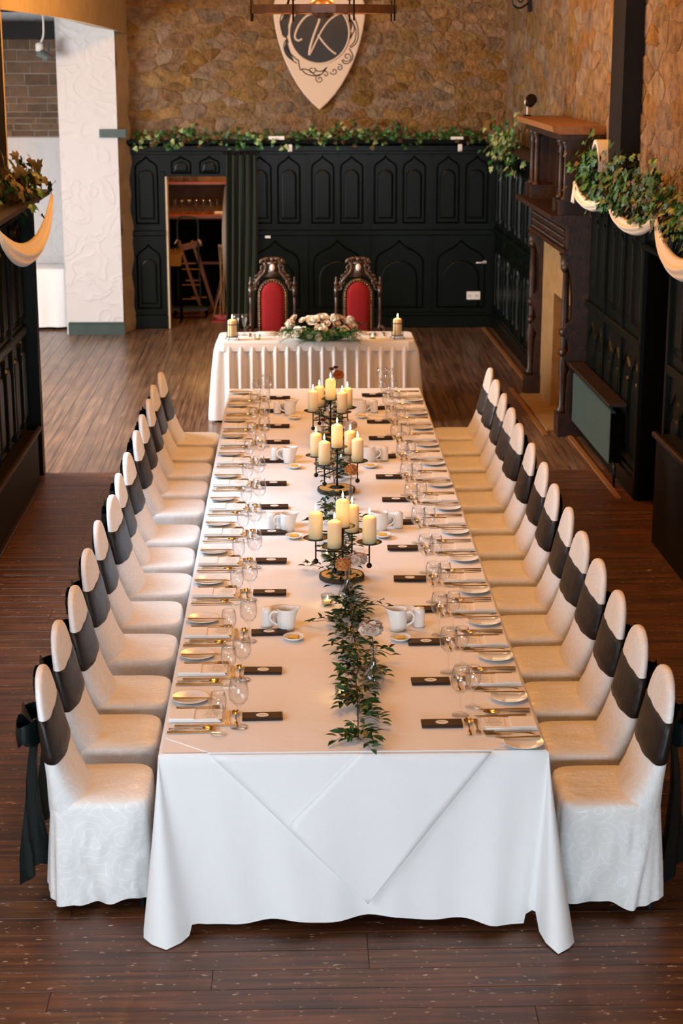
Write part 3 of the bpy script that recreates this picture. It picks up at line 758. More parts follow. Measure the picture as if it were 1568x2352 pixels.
# ================================================================ place settings
def fork_mesh(L=.195):
    b = MB(); z = .0035
    # handle towards -x, tines towards +x
    out = [(-L/2, .0085), (-L/2+.03, .0075), (-.01, .003), (.03, .003), (.045, .009), (.055, .0105)]
    P = out+[(x, -y) for x, y in out[::-1]]
    b.prism(P, z-.0012, z+.0012, 'z')
    for k in range(4):
        y = -.009+.006*k; b.bbox((.054, y-.0016, z-.001), (L/2, y+.0016, z+.003))
    return b.mesh('fork', M_silver)
def knife_mesh(L=.215):
    b = MB(); z = .003
    P = [(-L/2, .008), (-L/2+.02, .0085), (-.01, .0065), (.0, .0075), (.06, .0095), (L/2-.02, .0085), (L/2, -.003), (.0, -.004), (-.01, -.0065), (-L/2+.02, -.0085), (-L/2, -.008)]
    b.prism(P, z-.0018, z+.0018, 'z'); return b.mesh('knife', M_silver)
def spoon_mesh(L=.195):
    b = MB(); z = .004
    out = [(-L/2, .0085), (-L/2+.03, .0075), (-.01, .003), (.038, .003)]
    b.prism(out+[(x, -y) for x, y in out[::-1]], z-.0012, z+.0012, 'z')
    def fn(u, v):
        a = 2*PI*u; r = v; return (.066+.030*r*math.cos(a), .019*r*math.sin(a), z-.004+.008*r*r)
    b.grid(fn, 14, 5, closed=True); return b.mesh('spoon', M_silver, True)
ME_fork, ME_knife, ME_spoon = fork_mesh(), knife_mesh(), spoon_mesh()
ME_butterk = knife_mesh(.18); ME_dfork, ME_dspoon = fork_mesh(.16), spoon_mesh(.165)
ME_plate = MB().lathe([(.001, .004), (.046, .004), (.052, .0055), (.076, .011), (.080, .0135), (.0805, .0145), (.078, .014), (.054, .009), (.047, .0075), (.001, .007)], 32).mesh('side_plate', M_china, True)
def rbox(b, a, c, e=.003):
    x0, y0, z0 = a; x1, y1, z1 = c
    b.loops([[(x0+e, y0+e, z0), (x1-e, y0+e, z0), (x1-e, y1-e, z0), (x0+e, y1-e, z0)], [(x0, y0, z0+e), (x1, y0, z0+e), (x1, y1, z0+e), (x0, y1, z0+e)],
             [(x0, y0, z1-e), (x1, y0, z1-e), (x1, y1, z1-e), (x0, y1, z1-e)], [(x0+e, y0+e, z1), (x1-e, y0+e, z1), (x1-e, y1-e, z1), (x0+e, y1-e, z1)]], cap0=True); return b
nb = MB(); rbox(nb, (-.115, -.06, .0), (.10, .06, .006), .002); rbox(nb, (-.112, -.057, .0062), (.095, .058, .012), .002); rbox(nb, (-.112, -.057, .0122), (-.01, .055, .016), .0015)
ME_napkin = nb.mesh('napkin', M_napkin)
ME_card = MB().bbox((-.045, -.05, 0), (.045, .05, .0012)).mesh('menu_card', M_card)
def scribble():
    b = MB(); r = random.Random(2)
    for j, w in enumerate((.5, .9, .7, 1, .8, .5)):
        y = .036-.0145*j; x = -.032*w
        while x < .032*w:
            L0 = r.uniform(.004, .011); b.bbox((x, y-.0011, .0012), (min(x+L0, .034), y+.0011, .0016)); x += L0+.003
    return b.mesh('writing', M_ink)
ME_write = scribble()
ME_bar = rbox(MB(), (-.083, -.035, 0), (.083, .035, .012), .0015).mesh('favour_bar', M_choc)
ME_oval = MB().lathe([(.026, .0121), (.026, .0128), (.001, .0128)], 20, M=Matrix.Diagonal((1, .78, 1))).mesh('oval_label', M_paper)
ME_script = MB().tube(smooth_path([(-.012, -.004, .013), (-.008, .006, .013), (-.004, -.004, .013), (0, .004, .013), (.003, -.002, .013), (.008, .003, .013), (.012, -.001, .013)], 3), .0007, 4).mesh('writing', M_ink)
def glass_mesh(h, rb, rw, base):
    st = h*.45
    o = [(.001, .0), (base, .0), (base, .0025), (base*.5, .006), (.006, .012), (.0035, .03), (.0035, st*.85), (.008, st), (rw*.55, st+.012), (rw*.88, st+.03), (rw, st+.052), (rw*.97, st+.078), (rb, h)]
    i = [(rb-.0012, h), (rw*.97-.0015, st+.078), (rw-.0015, st+.052), (rw*.86, st+.031), (rw*.5, st+.0155), (.001, st+.007)]
    return MB().lathe(o+i, 20).mesh('wine_glass', M_glass, True)
ME_gl = glass_mesh(.205, .033, .041, .036); ME_gs = glass_mesh(.18, .028, .034, .032)
PYR = [.252, .748, 1.249, 1.737, 2.227, 2.78, 3.31, 3.823, 4.38, 4.94, 5.48, 6.02, 6.52, 7.0]
PYL = [.365, .901, 1.402, 2.012, 2.555, 3.113, 3.669, 4.235, 4.84, 5.377, 5.90, 6.43, 6.92]
for sd, Y in ((1, PYR), (-1, PYL)):
    for i, y in enumerate(Y):
        w = f'{ORD[i+1]} place from the front, {SIDE[sd]}'; rz = 0 if sd < 0 else PI     # local +x points to the table middle
        j = lambda a: rnd.uniform(-a, a)
        f = -1 if sd < 0 else 1        # knives lie on the guest's right
        def put(name, me_, label, cat, group, dx, dy, dz=0, dr=0, sub=()):
            o = obj(name, me_, None, (sd*dx, y+dy, TZ+dz), rz+dr); tag(o, f'{label} at the {w}', cat, group)
            for nm, m2 in sub: obj(nm, m2, o)
            return o
        cx_ = .632
        put('napkin', ME_napkin, 'folded white napkin', 'napkin', 'folded napkins', cx_, 0+j(.004), 0, j(.02))
        put('menu_card', ME_card, 'cream printed card', 'card', 'printed cards on the napkins', cx_-.058, j(.004), .0165 if False else .0125, j(.04)+(PI if sd > 0 else 0), (('writing', ME_write),))
        put('table_knife', ME_knife, 'dinner knife nearest the napkin', 'knife', 'dinner knives', cx_-.02, f*.095, 0, j(.03))
        put('soup_spoon', ME_spoon, 'soup spoon beside the knife', 'spoon', 'soup spoons', cx_+.01, f*.132, 0, j(.03))
        put('starter_knife', ME_knife, 'outer starter knife', 'knife', 'starter knives', cx_+.005, f*.165, 0, j(.03))
        last = (sd > 0 and i == 0)
        put('table_fork', ME_fork, 'dinner fork nearest the napkin', 'fork', 'dinner forks', cx_-.01, -f*.082, 0, j(.03))
        put('starter_fork', ME_fork, 'outer starter fork', 'fork', 'starter forks', cx_-.005, -f*.106, 0, j(.03))
        dyp = -f*.205 if sd < 0 else -f*.158
        dyp = -f*.20
        pl_ = put('side_plate', ME_plate, 'round white side plate', 'plate', 'side plates', cx_+.04, dyp)
        put('butter_knife', ME_butterk, 'butter knife on the plate', 'knife', 'butter knives', cx_+.02, dyp+f*.03, .0145, j(.05))
        put('dessert_fork', ME_dfork, 'dessert fork above the napkin', 'fork', 'dessert forks', .505, -.02+(.0 if sd < 0 else 0), 0, PI/2*f+j(.06))
        put('dessert_spoon', ME_dspoon, 'dessert spoon above the napkin', 'spoon', 'dessert spoons', .472, -.03, 0, -PI/2*f+j(.06))
        gl = (.447+j(.008), .115) if sd > 0 else (.45+j(.012), -.11)
        gs = (.51+j(.006), .20) if sd > 0 else (.525+j(.012), -.185)
        put('wine_glass', ME_gl, 'large wine glass', 'glass', 'large wine glasses', gl[0], gl[1])
        put('goblet', ME_gs, 'smaller stemmed glass', 'glass', 'smaller stemmed glasses', gs[0], gs[1])
        put('favour_bar', ME_bar, 'dark wrapped favour bar', 'favour', 'dark favour bars', .365+j(.012), j(.01), 0, j(.035)+(PI if sd > 0 else 0), (('oval_label', ME_oval), ('writing', ME_script)))

# ================================================================ tea things down the middle
def jug(h=.105, r=.048):
    b = MB(); prof = [(r*.72, 0), (r*.74, .004), (r*.9, h*.35), (r*.93, h*.6), (r*.84, h*.88), (r*.90, h), (r*.84, h-.001), (r*.78, h*.86), (r*.86, h*.6), (r*.8, h*.3), (.002, .008)]
    b.lathe(prof, 24)
    v = []
    for x, y, z in b.v:                              # pull a pouring lip out of the rim
        k = max(0, (z-h*.7)/(h*.3)); a = math.atan2(y, x)
        if abs(a) < .8: x += .026*k*math.cos(a*1.9); z += .006*k*math.cos(a*1.9)
        v.append((x, y, z))
    b.v = v; return b.mesh('jug_body', M_china, True)
ME_jug = jug()
ME_handle = MB().tube(smooth_path([(-.036, 0, .085), (-.062, 0, .088), (-.078, 0, .066), (-.068, 0, .04), (-.04, 0, .022)], 4), .0055, 8).mesh('handle', M_china, True)
ME_cream = MB().lathe([(.036, .082), (.001, .0822)], 20).mesh('milk', M_paper)
ME_pot = MB().lathe([(.026, 0), (.028, .004), (.028, .075), (.026, .085), (.018, .092), (.001, .094)], 18).mesh('pot_body', M_china, True)
ME_bowl = MB().lathe([(.03, 0), (.036, .004), (.058, .045), (.062, .06), (.0605, .061), (.055, .045), (.033, .009), (.001, .008)], 28).mesh('sugar_bowl', M_china, True)
ME_dish = MB().lathe([(.028, 0), (.031, .003), (.047, .012), (.0505, .018), (.0495, .0187), (.044, .0135), (.03, .006), (.001, .0055)], 26).mesh('butter_dish', M_china, True)
ME_pat = rbox(MB(), (-.024, -.016, 0), (.024, .016, .012), .004).mesh('butter_pat', M_butter)
sets = [(1.44, -1, 'nearest the front'), (1.42, 1, 'nearest the front'), (3.14, -1, 'by the front candelabrum'), (3.15, 1, 'by the front candelabrum'), (4.78, -1, 'by the middle candelabrum'), (4.79, 1, 'by the middle candelabrum'), (6.30, -1, 'at the far end'), (6.32, 1, 'at the far end')]
for y, sd, wh in sets:
    x = sd*.262-.005; S = SIDE[sd]
    t = thing('milk_jug', f'white china milk jug, {wh}, {S}', 'jug', (x-.005, y+.02, TZ), (0.05 if sd < 0 else PI-.1), 'china milk jugs')
    obj('body', ME_jug, t); obj('handle', ME_handle, t); obj('milk', ME_cream, t)
    tag(obj('salt_pot', ME_pot, None, (x+sd*.098, y+.07, TZ)), f'small white cylindrical pot, {wh}, {S}', 'pot', 'small china pots')
    tag(obj('sugar_bowl', ME_bowl, None, (x+sd*.03, y+.155, TZ)), f'white sugar bowl, {wh}, {S}', 'bowl', 'china sugar bowls')
    tag(obj('butter_dish', ME_dish, None, (x+(.03 if sd < 0 else -.0), y-.125, TZ)), f'small round butter dish, {wh}, {S}', 'dish', 'butter dishes')
    tag(obj('butter_pat', ME_pat, None, (x+(.03 if sd < 0 else -.0), y-.125, TZ+.0062), rnd.uniform(-.3, .3)), f'yellow butter pat in its dish, {wh}, {S}', 'butter', 'butter pats')

# ================================================================ candles and candelabra
FL = [(.001, 0), (.0042, .006), (.0052, .012), (.0042, .020), (.002, .029), (.0005, .036)]
ME_flame = MB().lathe(FL, 10).mesh('flame', M_flame, True)
ME_wick = MB().tube([(0, 0, 0), (.0005, 0, .009)], .0011, 5).mesh('wick', M_wick)
def candle_mesh(h, r, name='wax_body'):
    return MB().lathe([(r-.002, 0), (r, .002), (r, h-.010), (r*.97, h-.007), (r*.78, h-.001), (r*.30, h+.006), (.002, h+.0065)], 24).mesh(name, M_wax, True)
ME_cand = candle_mesh(.140, .036)
CP = 0.55
def candle(label, loc, me_=ME_cand, h=.140, group='pillar candles on the candelabra', power=CP, s=1):
    o = thing('pillar_candle', label, 'candle', loc, 0, group)
    obj('wax_body', me_, o); obj('wick', ME_wick, o, (0, 0, h+.005)); obj('flame', ME_flame, o, (0, 0, h+.011), scale=(s, s, s))
    if power: point('candle_light', (0, 0, h+.032), power, (1, .50, .12), .012, o)
    return o
ME_pan = MB().lathe([(.001, 0), (.05, 0), (.064, .006), (.065, .007), (.0495, .0025), (.001, .0025)], 26).mesh('drip_pan', M_iron, True)
ARM = [('front', (.014, 2.27), [(-.138, .03), (-.045, -.14), (.135, -.055), (.053, .16)], ['left', 'front', 'right', 'rear']),
       ('middle', (.026, 4.056), [(-.128, .08), (-.080, -.142), (.123, -.07), (.084, .138)], ['rear left', 'front left', 'front right', 'rear right']),
       ('far', (.014, 5.52), [(-.122, -.052), (-.076, .11), (.118, .045), (.078, -.10)], ['front left', 'rear left', 'rear right', 'front right'])]
SL = .022
for nm, (cx_, cy_), arms, an in ARM:
    ws = thing('wood_slice', f'round bark-edged log slice under the {nm} candelabrum', 'wood slice', (cx_-.005, cy_-.01, TZ), 0, 'log slices under the candelabra')
    obj('cut_face', MB().lathe([(.001, SL), (.108, SL), (.108, .001), (.001, .001)], 30, M=Matrix.Diagonal((1, .93, 1))).mesh('cut_face', M_slice), ws)
    obj('bark', MB().lathe([(.106, .0), (.1165, .002), (.118, SL*.5), (.1155, SL+.001), (.107, SL+.0015)], 30, cap=False, M=Matrix.Diagonal((1, .93, 1))).mesh('bark', M_bark, True), ws)
    c = thing('candelabrum', f'black iron five-pan candelabrum, the {nm} one of three on the table', 'candelabrum', (cx_, cy_, TZ+SL), 0, 'iron candelabra')
    obj('foot', MB().lathe([(.045, 0), (.045, .004), (.012, .008), (.006, .012)], 18).mesh('foot', M_iron, True), c)
    obj('pole', MB().tube([(0, 0, .006), (0, 0, .252)], .006, 8).mesh('pole', M_iron, True), c)
    obj('drip_pan', ME_pan, c, (0, 0, .25))
    zp = .178; za = .115
    for dx, dy in arms:
        ar = obj('arm', MB().tube([(0, 0, za), (dx, dy, za)], .0042, 6).mesh('arm', M_iron), c)
        obj('post', MB().tube([(dx, dy, zp+.001), (dx, dy, .065)], .0045, 6).mesh('post', M_iron), ar)
        obj('ball', MB().ball((dx, dy, .058), .0145, 12, 8).mesh('ball', M_iron, True), ar)
        obj('drip_pan', ME_pan, ar, (dx, dy, zp))
    candle(f'lit ivory candle on the central pan of the {nm} candelabrum', (cx_, cy_, TZ+SL+.2527))
    for (dx, dy), a in zip(arms, an):
        candle(f'lit ivory candle on the {a} arm of the {nm} candelabrum', (cx_+dx, cy_+dy, TZ+SL+zp+.0027))
# tea lights in glass cups
ME_cup = MB().lathe([(.026, 0), (.029, .003), (.033, .05), (.032, .0505), (.027, .006), (.001, .005)], 20).mesh('glass_cup', M_vase, True)
ME_tea = MB().lathe([(.019, 0), (.019, .016), (.018, .017), (.001, .0172)], 18).mesh('wax', M_wax, True)
def tealight(label, loc, pw=.25):
    t = thing('tea_light', label, 'tea light', loc, 0, 'tea lights in glass cups')
    obj('glass_cup', ME_cup, t); obj('wax', ME_tea, t, (0, 0, .0058)); obj('flame', ME_flame, t, (0, 0, .023), scale=(.8, .8, .7))
    point('tea_glow', (0, 0, .04), pw, (1, .58, .2), .008, t)
tealight('lit tea light on the cloth just before the front bud vase with carnation', (-.072, 1.83, TZ))
tealight('lit tea light half hidden in the leaves near the table front', (-.03, .58, TZ))
tealight('lit tea light behind the front candelabrum among leaves', (-.062, 2.62, TZ))
tealight('lit tea light between the front and middle candelabra', (.05, 3.62, TZ))

# ================================================================ bud vases and flowers
ME_vase = MB().lathe([(.022, 0), (.034, .004), (.047, .026), (.048, .042), (.040, .062), (.022, .084), (.013, .105), (.011, .14), (.013, .168), (.017, .182), (.0155, .182), (.0115, .168), (.0095, .14), (.0115, .105), (.02, .083), (.037, .062), (.0445, .042), (.043, .027), (.03, .01), (.001, .008)], 24).mesh('bud_vase', M_vase, True)
def petal_ball(r, n, m, seed, flat=1.0, size=.55, wav=.25, name='bloom'):
    q = random.Random(seed); b = MB()
    for k in range(n):
        z = 1-1.65*(k+.5)/n; a = k*2.39996; s_ = math.sqrt(max(0, 1-z*z))
        d = Vector((s_*math.cos(a), s_*math.sin(a), z*flat)).normalized(); t1 = d.orthogonal().normalized(); t2 = d.cross(t1)
        an = q.uniform(0, 6.28); e1 = t1*math.cos(an)+t2*math.sin(an); e2 = d.cross(e1)
        c = d*r*q.uniform(.72, .92); c.z *= flat; w = r*size*q.uniform(.8, 1.2)
        P = []
        for i in range(6):
            th = 2*PI*i/6; P.append(c+e1*math.cos(th)*w+e2*math.sin(th)*w*.8+d*(r*wav*(.5+.8*q.random())*(1 if i % 2 else .35)))
        b.add([c-d*r*.1]+P, [(0, i+1, (i+1) % 6+1) for i in range(6)])
    return b.mesh(name, m)
ME_carn = petal_ball(.034, 46, M_petp, 1, .85)
ME_carn2 = petal_ball(.036, 46, M_peto, 2, .7)
ME_blush = petal_ball(.045, 40, M_petl, 3, .5, .6)
ME_tanb = petal_ball(.042, 36, M_petl, 4, .55, .6)
ME_burg = petal_ball(.016, 20, M_petb, 5, .5)
def vase(label, x, y, blooms, z=TZ):
    tag(obj('bud_vase', ME_vase, None, (x, y, z)), label[0], 'vase', 'glass bud vases')
    for (lab, dx, dy, bz, me_) in blooms:
        t = thing('cut_flower', lab, 'flower', (x, y, z+.02), 0, 'single stems in bud vases')
        p = [(0, 0, 0), (dx*.02, dy*.02, .10), (dx*.1, dy*.1, .165), (dx, dy, bz-z-.02)]
        obj('stem', MB().tube(smooth_path(p, 4), .0022, 5).mesh('stem', M_stem), t)
        obj('bloom', me_, t, (dx, dy, bz-z-.02))
vase(('clear glass bud vase nearest the front of the table',), .106, .70, [('pale blush bloom in the front bud vase', -.012, 0, 1.025, ME_blush)])
vase(('clear glass bud vase just before the front candelabrum',), .026, 1.86, [('peach carnation before the front candelabrum', -.02, 0, .952, ME_carn), ('beige ruffled bloom leaning before the front candelabrum', .052, .05, .968, ME_tanb)])
vase(('clear glass bud vase before the middle candelabrum',), .091, 3.43, [('peach carnation before the middle candelabrum', .002, 0, 1.043, ME_carn)])
vase(('clear glass bud vase behind the middle candelabrum',), .085, 4.75, [('small orange carnation behind the middle candelabrum', -.04, -.02, .985, ME_carn2), ('pale blush bloom behind the middle candelabrum', .04, 0, 1.02, ME_tanb)])
vase(('clear glass bud vase behind the far candelabrum',), .055, 6.2, [('large orange bloom above the far candelabrum', .03, 0, 1.075, ME_carn2), ('dark burgundy sprig above the far candelabrum', -.02, 0, 1.12, ME_burg), ('second dark burgundy sprig above the far candelabrum', .01, .01, 1.13, ME_burg)])
vase(('clear glass bud vase left of the far candelabrum pole',), -.045, 5.05, [('brown seed head by the far candelabrum', .0, .0, .99, ME_burg)])

# ================================================================ leaf garland down the table
def leaf_mesh(L, Wd, m, name='leaf'):
    b = MB(); P = [(0, 0, 0), (L*.3, Wd*.42, .004), (L*.6, Wd*.45, .004), (L, 0, -.004), (L*.6, -Wd*.45, .004), (L*.3, -Wd*.42, .004), (L*.45, 0, 0)]
    b.add(P, [(0, 6, 1), (1, 6, 2), (2, 6, 3), (3, 6, 4), (4, 6, 5), (5, 6, 0)]); return b.mesh(name, m)
LEAF = [leaf_mesh(.052, .021, M_leaf), leaf_mesh(.062, .024, M_leaf), leaf_mesh(.044, .019, M_leaf), leaf_mesh(.05, .02, M_leafdry)]
gar = thing('leaf_garland', 'trailing garland of dark green leaves down the middle of the table', 'garland', (0, 0, TZ))
def gpath(y): return .012*math.sin(y*1.9)+.02*math.sin(y*.9+1)+(.02 if y > .8 else 0)
stem = MB().tube([(gpath(y/10), y/10, .006+.004*math.sin(y)) for y in range(1, 70)], .0028, 5)
twigs = []
GR = random.Random(4)
def leafM(x, y, z, yaw, pitch, roll): return Matrix.Translation((x, y, z)) @ Matrix.Rotation(yaw, 4, 'Z') @ Matrix.Rotation(-pitch, 4, 'Y') @ Matrix.Rotation(roll, 4, 'X')
spr = []
def sprig(x, y, yaw, L, n, rise):
    p = [(x, y, .008), (x+math.cos(yaw)*L*.5, y+math.sin(yaw)*L*.5, .008+rise), (x+math.cos(yaw)*L, y+math.sin(yaw)*L, .01+rise*.5)]
    stem.tube(smooth_path(p, 3), .0013, 4)
    for k in range(n):
        t = (k+.6)/n; s_ = 1 if k % 2 else -1
        spr.append((x+math.cos(yaw)*L*t, y+math.sin(yaw)*L*t, .012+rise*math.sin(t*2.2)+GR.uniform(0, .012), yaw+s_*GR.uniform(.5, 1.1), GR.uniform(-.25, .45), GR.uniform(-.6, .6)))
    spr.append((x+math.cos(yaw)*L, y+math.sin(yaw)*L, .01+rise*.5, yaw, 0, 0))
for i in range(300):                                  # sprigs fan out either side
    y = .12+i*.0229
    if 1.9 < y < 2.0: continue
    n = 6 if y < 2 else 4
    if any(abs(y-c0) < .15 for c0 in (2.27, 4.05, 5.52)) and GR.random() < .7: continue
    dense = (.9 if .45 < y < 2.6 else .55) if y < 5 else .35
    if GR.random() > dense+.2: continue
    yaw = (-PI/2 if y < 1.2 else PI/2*GR.choice((-1, 1)))+GR.choice((-1, 1))*GR.uniform(.25, 1.25)
    sprig(gpath(y)+GR.uniform(-.025, .025), y, yaw, GR.uniform(.05, .105), n, GR.uniform(.008, .05))
sprig(.03, 1.46, PI*.93, .17, 8, .03); sprig(.05, 1.62, .35, .17, 7, .05); sprig(.07, .95, .25, .13, 6, .06); sprig(0, .18, -PI/2-.6, .12, 5, .005); sprig(.02, .12, -PI/2+.35, .14, 6, .004); sprig(-.05, 2.35, PI*.85, .14, 7, .02); sprig(.02, 3.35, -.1, .14, 6, .01); sprig(-.02, 3.3, PI*.95, .13, 6, .01); sprig(.06, 5.0, .5, .12, 4, .03)
obj('stem', stem.mesh('stem', M_stem), gar)
spr.sort(key=lambda q: q[1])
for q in spr[:300]: obj('leaf', LEAF[GR.choice((0, 0, 1, 1, 2, 2, 0, 3 if q[1] > .25 else 0))], gar, M=leafM(*q))
lm = MB()
for q in spr[300:]:
    L = GR.uniform(.045, .06); Wd = L*.4; Mx = leafM(*q)
    P = [(0, 0, 0), (L*.3, Wd*.42, .004), (L*.6, Wd*.45, .004), (L, 0, -.004), (L*.6, -Wd*.45, .004), (L*.3, -Wd*.42, .004), (L*.45, 0, 0)]
    lm.add([Mx @ Vector(p) for p in P], [(0, 6, 1), (1, 6, 2), (2, 6, 3), (3, 6, 4), (4, 6, 5), (5, 6, 0)])
tag(obj('leaf_mass', lm.mesh('leaf_mass', M_leaf), gar), kind='stuff')
# ================================================================ head table with pleated skirt
HX0, HX1, HY0, HY1 = -.94, .86, 9.57, 10.12
ht = thing('head_table', 'small top table under white cloth with pleated skirt', 'table', ((HX0+HX1)/2, (HY0+HY1)/2, 0))
hw, hd = (HX1-HX0)/2, (HY1-HY0)/2
obj('tabletop', MB().bbox((-hw+.02, -hd+.02, .70), (hw-.02, hd-.02, .735)).mesh('tabletop', M_oak), ht)
hl = MB().tube([(0, 0, 0), (0, 0, .70)], .015, 8).mesh('leg', M_iron)
for sx in (-1, 1):
    for sy in (-1, 1): obj('leg', hl, ht, (sx*(hw-.12), sy*(hd-.1), 0))
def rrect(hw_, hd_, r, n):
    """points evenly spread on a rounded rectangle with outward normal"""
    segs = []; per = 4*(hw_+hd_)-8*r+2*PI*r; out = []
    for i in range(n):
        s_ = per*i/n
        L = [(2*(hw_-r), (-hw_+r, -hd_), (1, 0), (0, -1)), (PI*r/2, None, 0, None), (2*(hd_-r), (hw_, -hd_+r), (0, 1), (1, 0)), (PI*r/2, None, 1, None), (2*(hw_-r), (hw_-r, hd_), (-1, 0), (0, 1)), (PI*r/2, None, 2, None), (2*(hd_-r), (-hw_, hd_-r), (0, -1), (-1, 0)), (PI*r/2, None, 3, None)]
        for k, (ln, p, d, nn) in enumerate(L):
            if s_ <= ln or k == 7:
                if p is not None: out.append((p[0]+d[0]*s_, p[1]+d[1]*s_, nn[0], nn[1], per*i/n))
                else:
                    c = [(hw_-r, -hd_+r), (hw_-r, hd_-r), (-hw_+r, hd_-r), (-hw_+r, -hd_+r)][d]; a = -PI/2+d*PI/2+s_/r
                    out.append((c[0]+r*math.cos(a), c[1]+r*math.sin(a), math.cos(a), math.sin(a), per*i/n))
                break
            s_ -= ln
    return out, per
NP = 360
RR, per = rrect(hw+.004, hd+.004, .05, NP); NPL = round(per/.108)
def skirt_row(z, amp, flare):
    out = []
    for x, y, nx, ny, s_ in RR:
        ph = (s_/per*NPL) % 1
        f = (ph/.45 if ph < .45 else (1-ph)/.55)        # knife pleats
        f = f*f*(3-2*f)
        out.append((x+nx*(flare+amp*f), y+ny*(flare+amp*f), z))
    return out
hc = MB().loops([skirt_row(.02, .075, .035), skirt_row(.2, .07, .026), skirt_row(.45, .06, .013), skirt_row(.65, .045, .003), skirt_row(.70, .025, .002), skirt_row(.735, .002, .002)], cap1=False)
sk = obj('skirt_cloth', hc.mesh('skirt_cloth', M_white, True), None, ((HX0+HX1)/2, (HY0+HY1)/2, 0)); sk.name = 'table_skirt'
tag(sk, 'white pleated skirt hanging round the top table', 'table skirt')
def hrow(z, g): return [(x+nx*g, y+ny*g, z) for x, y, nx, ny, s_ in RR[::4]]
ht2 = MB().loops([hrow(.665, .0275), hrow(.70, .022), hrow(.735, .012), hrow(.748, .004), hrow(.750, -.012)])
tc_ = obj('tablecloth', ht2.mesh('tablecloth', M_white, False), None, ((HX0+HX1)/2, (HY0+HY1)/2, 0))
tag(tc_, 'white cloth topping the head table above its pleats', 'tablecloth')
HZ = .7505
# lantern candle holders
def holder(label, clabel, x, y):
    t = thing('candle_holder', label, 'candle holder', (x, y, HZ), .3, 'iron candle holders on the head table')
    obj('base_plate', MB().lathe([(.001, .03), (.05, .03), (.05, .034), (.001, .034)], 20).mesh('base_plate', M_iron), t)
    ring = [(.056*math.cos(a*PI/12), .056*math.sin(a*PI/12), .15) for a in range(24)]
    obj('ring', MB().tube(ring, .0035, 6, closed=True).mesh('ring', M_iron), t)
    for k in range(4):
        a = PI/4+k*PI/2; c, s_ = math.cos(a), math.sin(a)
        obj('leg', MB().tube([(.075*c, .075*s_, .0035), (.056*c, .056*s_, .03), (.056*c, .056*s_, .175), (.062*c, .062*s_, .185)], .0035, 6).mesh('leg', M_iron), t)
    candle(clabel, (x, y, HZ+.0345), CM2, .155, 'pillar candles on the head table', .35)
CM2 = candle_mesh(.155, .041)
holder('iron candle holder on the top table, curtain end', 'lit ivory candle on the top table, curtain end', -.815, 9.66)
holder('iron candle holder on the top table, fireplace end', 'lit ivory candle on the top table, fireplace end', .715, 9.69)
# champagne flutes
def flute():
    o = [(.001, 0), (.032, 0), (.032, .003), (.008, .009), (.004, .03), (.004, .075), (.012, .09), (.030, .15), (.034, .20), (.033, .2), (.028, .15), (.010, .094), (.001, .088)]
    return MB().lathe(o, 18).mesh('crystal_glass', M_vase, True)
ME_fl = flute()
for x, lab in ((-.785, 'cut crystal glass by the curtain-end candle, outer one'), (-.712, 'cut crystal glass by the curtain-end candle, inner one'), (.045, 'cut crystal glass behind the flowers, left one'), (.13, 'cut crystal glass behind the flowers, right one')):
    tag(obj('crystal_glass', ME_fl, None, (x, 9.93, HZ)), lab, 'glass', 'crystal glasses on the head table')
hn = MB(); rbox(hn, (-.10, -.05, 0), (.10, .05, .016), .006); rbox(hn, (-.09, -.035, .0162), (.085, .045, .03), .006); ME_hn = hn.mesh('napkin', M_napkin, True)
tag(obj('napkin', ME_hn, None, (-.50, 9.93, HZ), .12), 'rolled white napkin before the throne by the curtain', 'napkin', 'napkins on the head table')
tag(obj('napkin', ME_hn, None, (.34, 9.95, HZ), -.1), 'rolled white napkin before the throne nearer the fireplace', 'napkin', 'napkins on the head table')
tealight('lit tea light on the top table, curtain side of the flowers', (-.585, 9.68, HZ), .15)
tealight('lit tea light on the top table, fireplace side of the flowers', (.483, 9.70, HZ), .15)
for x, nm, me_ in ((-.66, 'table_knife', ME_knife), (.52, 'table_fork', ME_fork), (.60, 'soup_spoon', ME_spoon)):
    tag(obj(nm, me_, None, (x, 9.93, HZ), PI/2), f"{nm.split('_')[1]} lying on the head table at x {'curtain' if x < 0 else 'fireplace'} end".replace(' at x', ' at the'), nm.split('_')[1])
# flower arrangement
fa = thing('flower_arrangement', 'low arrangement of cream roses and ferns on the top table', 'flower arrangement', (0.0, 9.60, HZ))
def rose_mesh(r, seed, m):
    q = random.Random(seed); b = MB()
    b.ball((0, 0, r*.1), r*.55, 10, 7)
    for ringn, (rr, zz, tilt, n) in enumerate(((.42, .35, .25, 4), (.62, .18, .55, 5), (.85, -.05, .95, 6))):
        for k in range(n):
            a = 2*PI*k/n+ringn*.6+q.uniform(-.15, .15); c, s_ = math.cos(a), math.sin(a); w = r*.62
            base = Vector((c*r*.3, s_*r*.3, -r*.35)); tx = Vector((-s_, c, 0)); up = Vector((c*math.sin(tilt), s_*math.sin(tilt), math.cos(tilt)))
            P = []
            for v in range(3):
                for u in range(3):
                    p = base+Vector((c, s_, 0))*r*rr*.6*v/2+up*r*.85*v/2+tx*(u-1)*w*(.55+.45*math.sin(PI*v/3))
                    p -= Vector((c, s_, 0))*r*.18*abs(u-1); P.append(p)
            b.add(P, [(i+j*3, i+1+j*3, i+4+j*3, i+3+j*3) for j in range(2) for i in range(2)])
    return b.mesh('bloom', m, True)
ROSE = [rose_mesh(.045, 1, M_petc), rose_mesh(.04, 2, M_petc), rose_mesh(.031, 3, M_petl), rose_mesh(.024, 4, M_petc), petal_ball(.043, 44, M_petc, 9, .9)]
FR = random.Random(12)
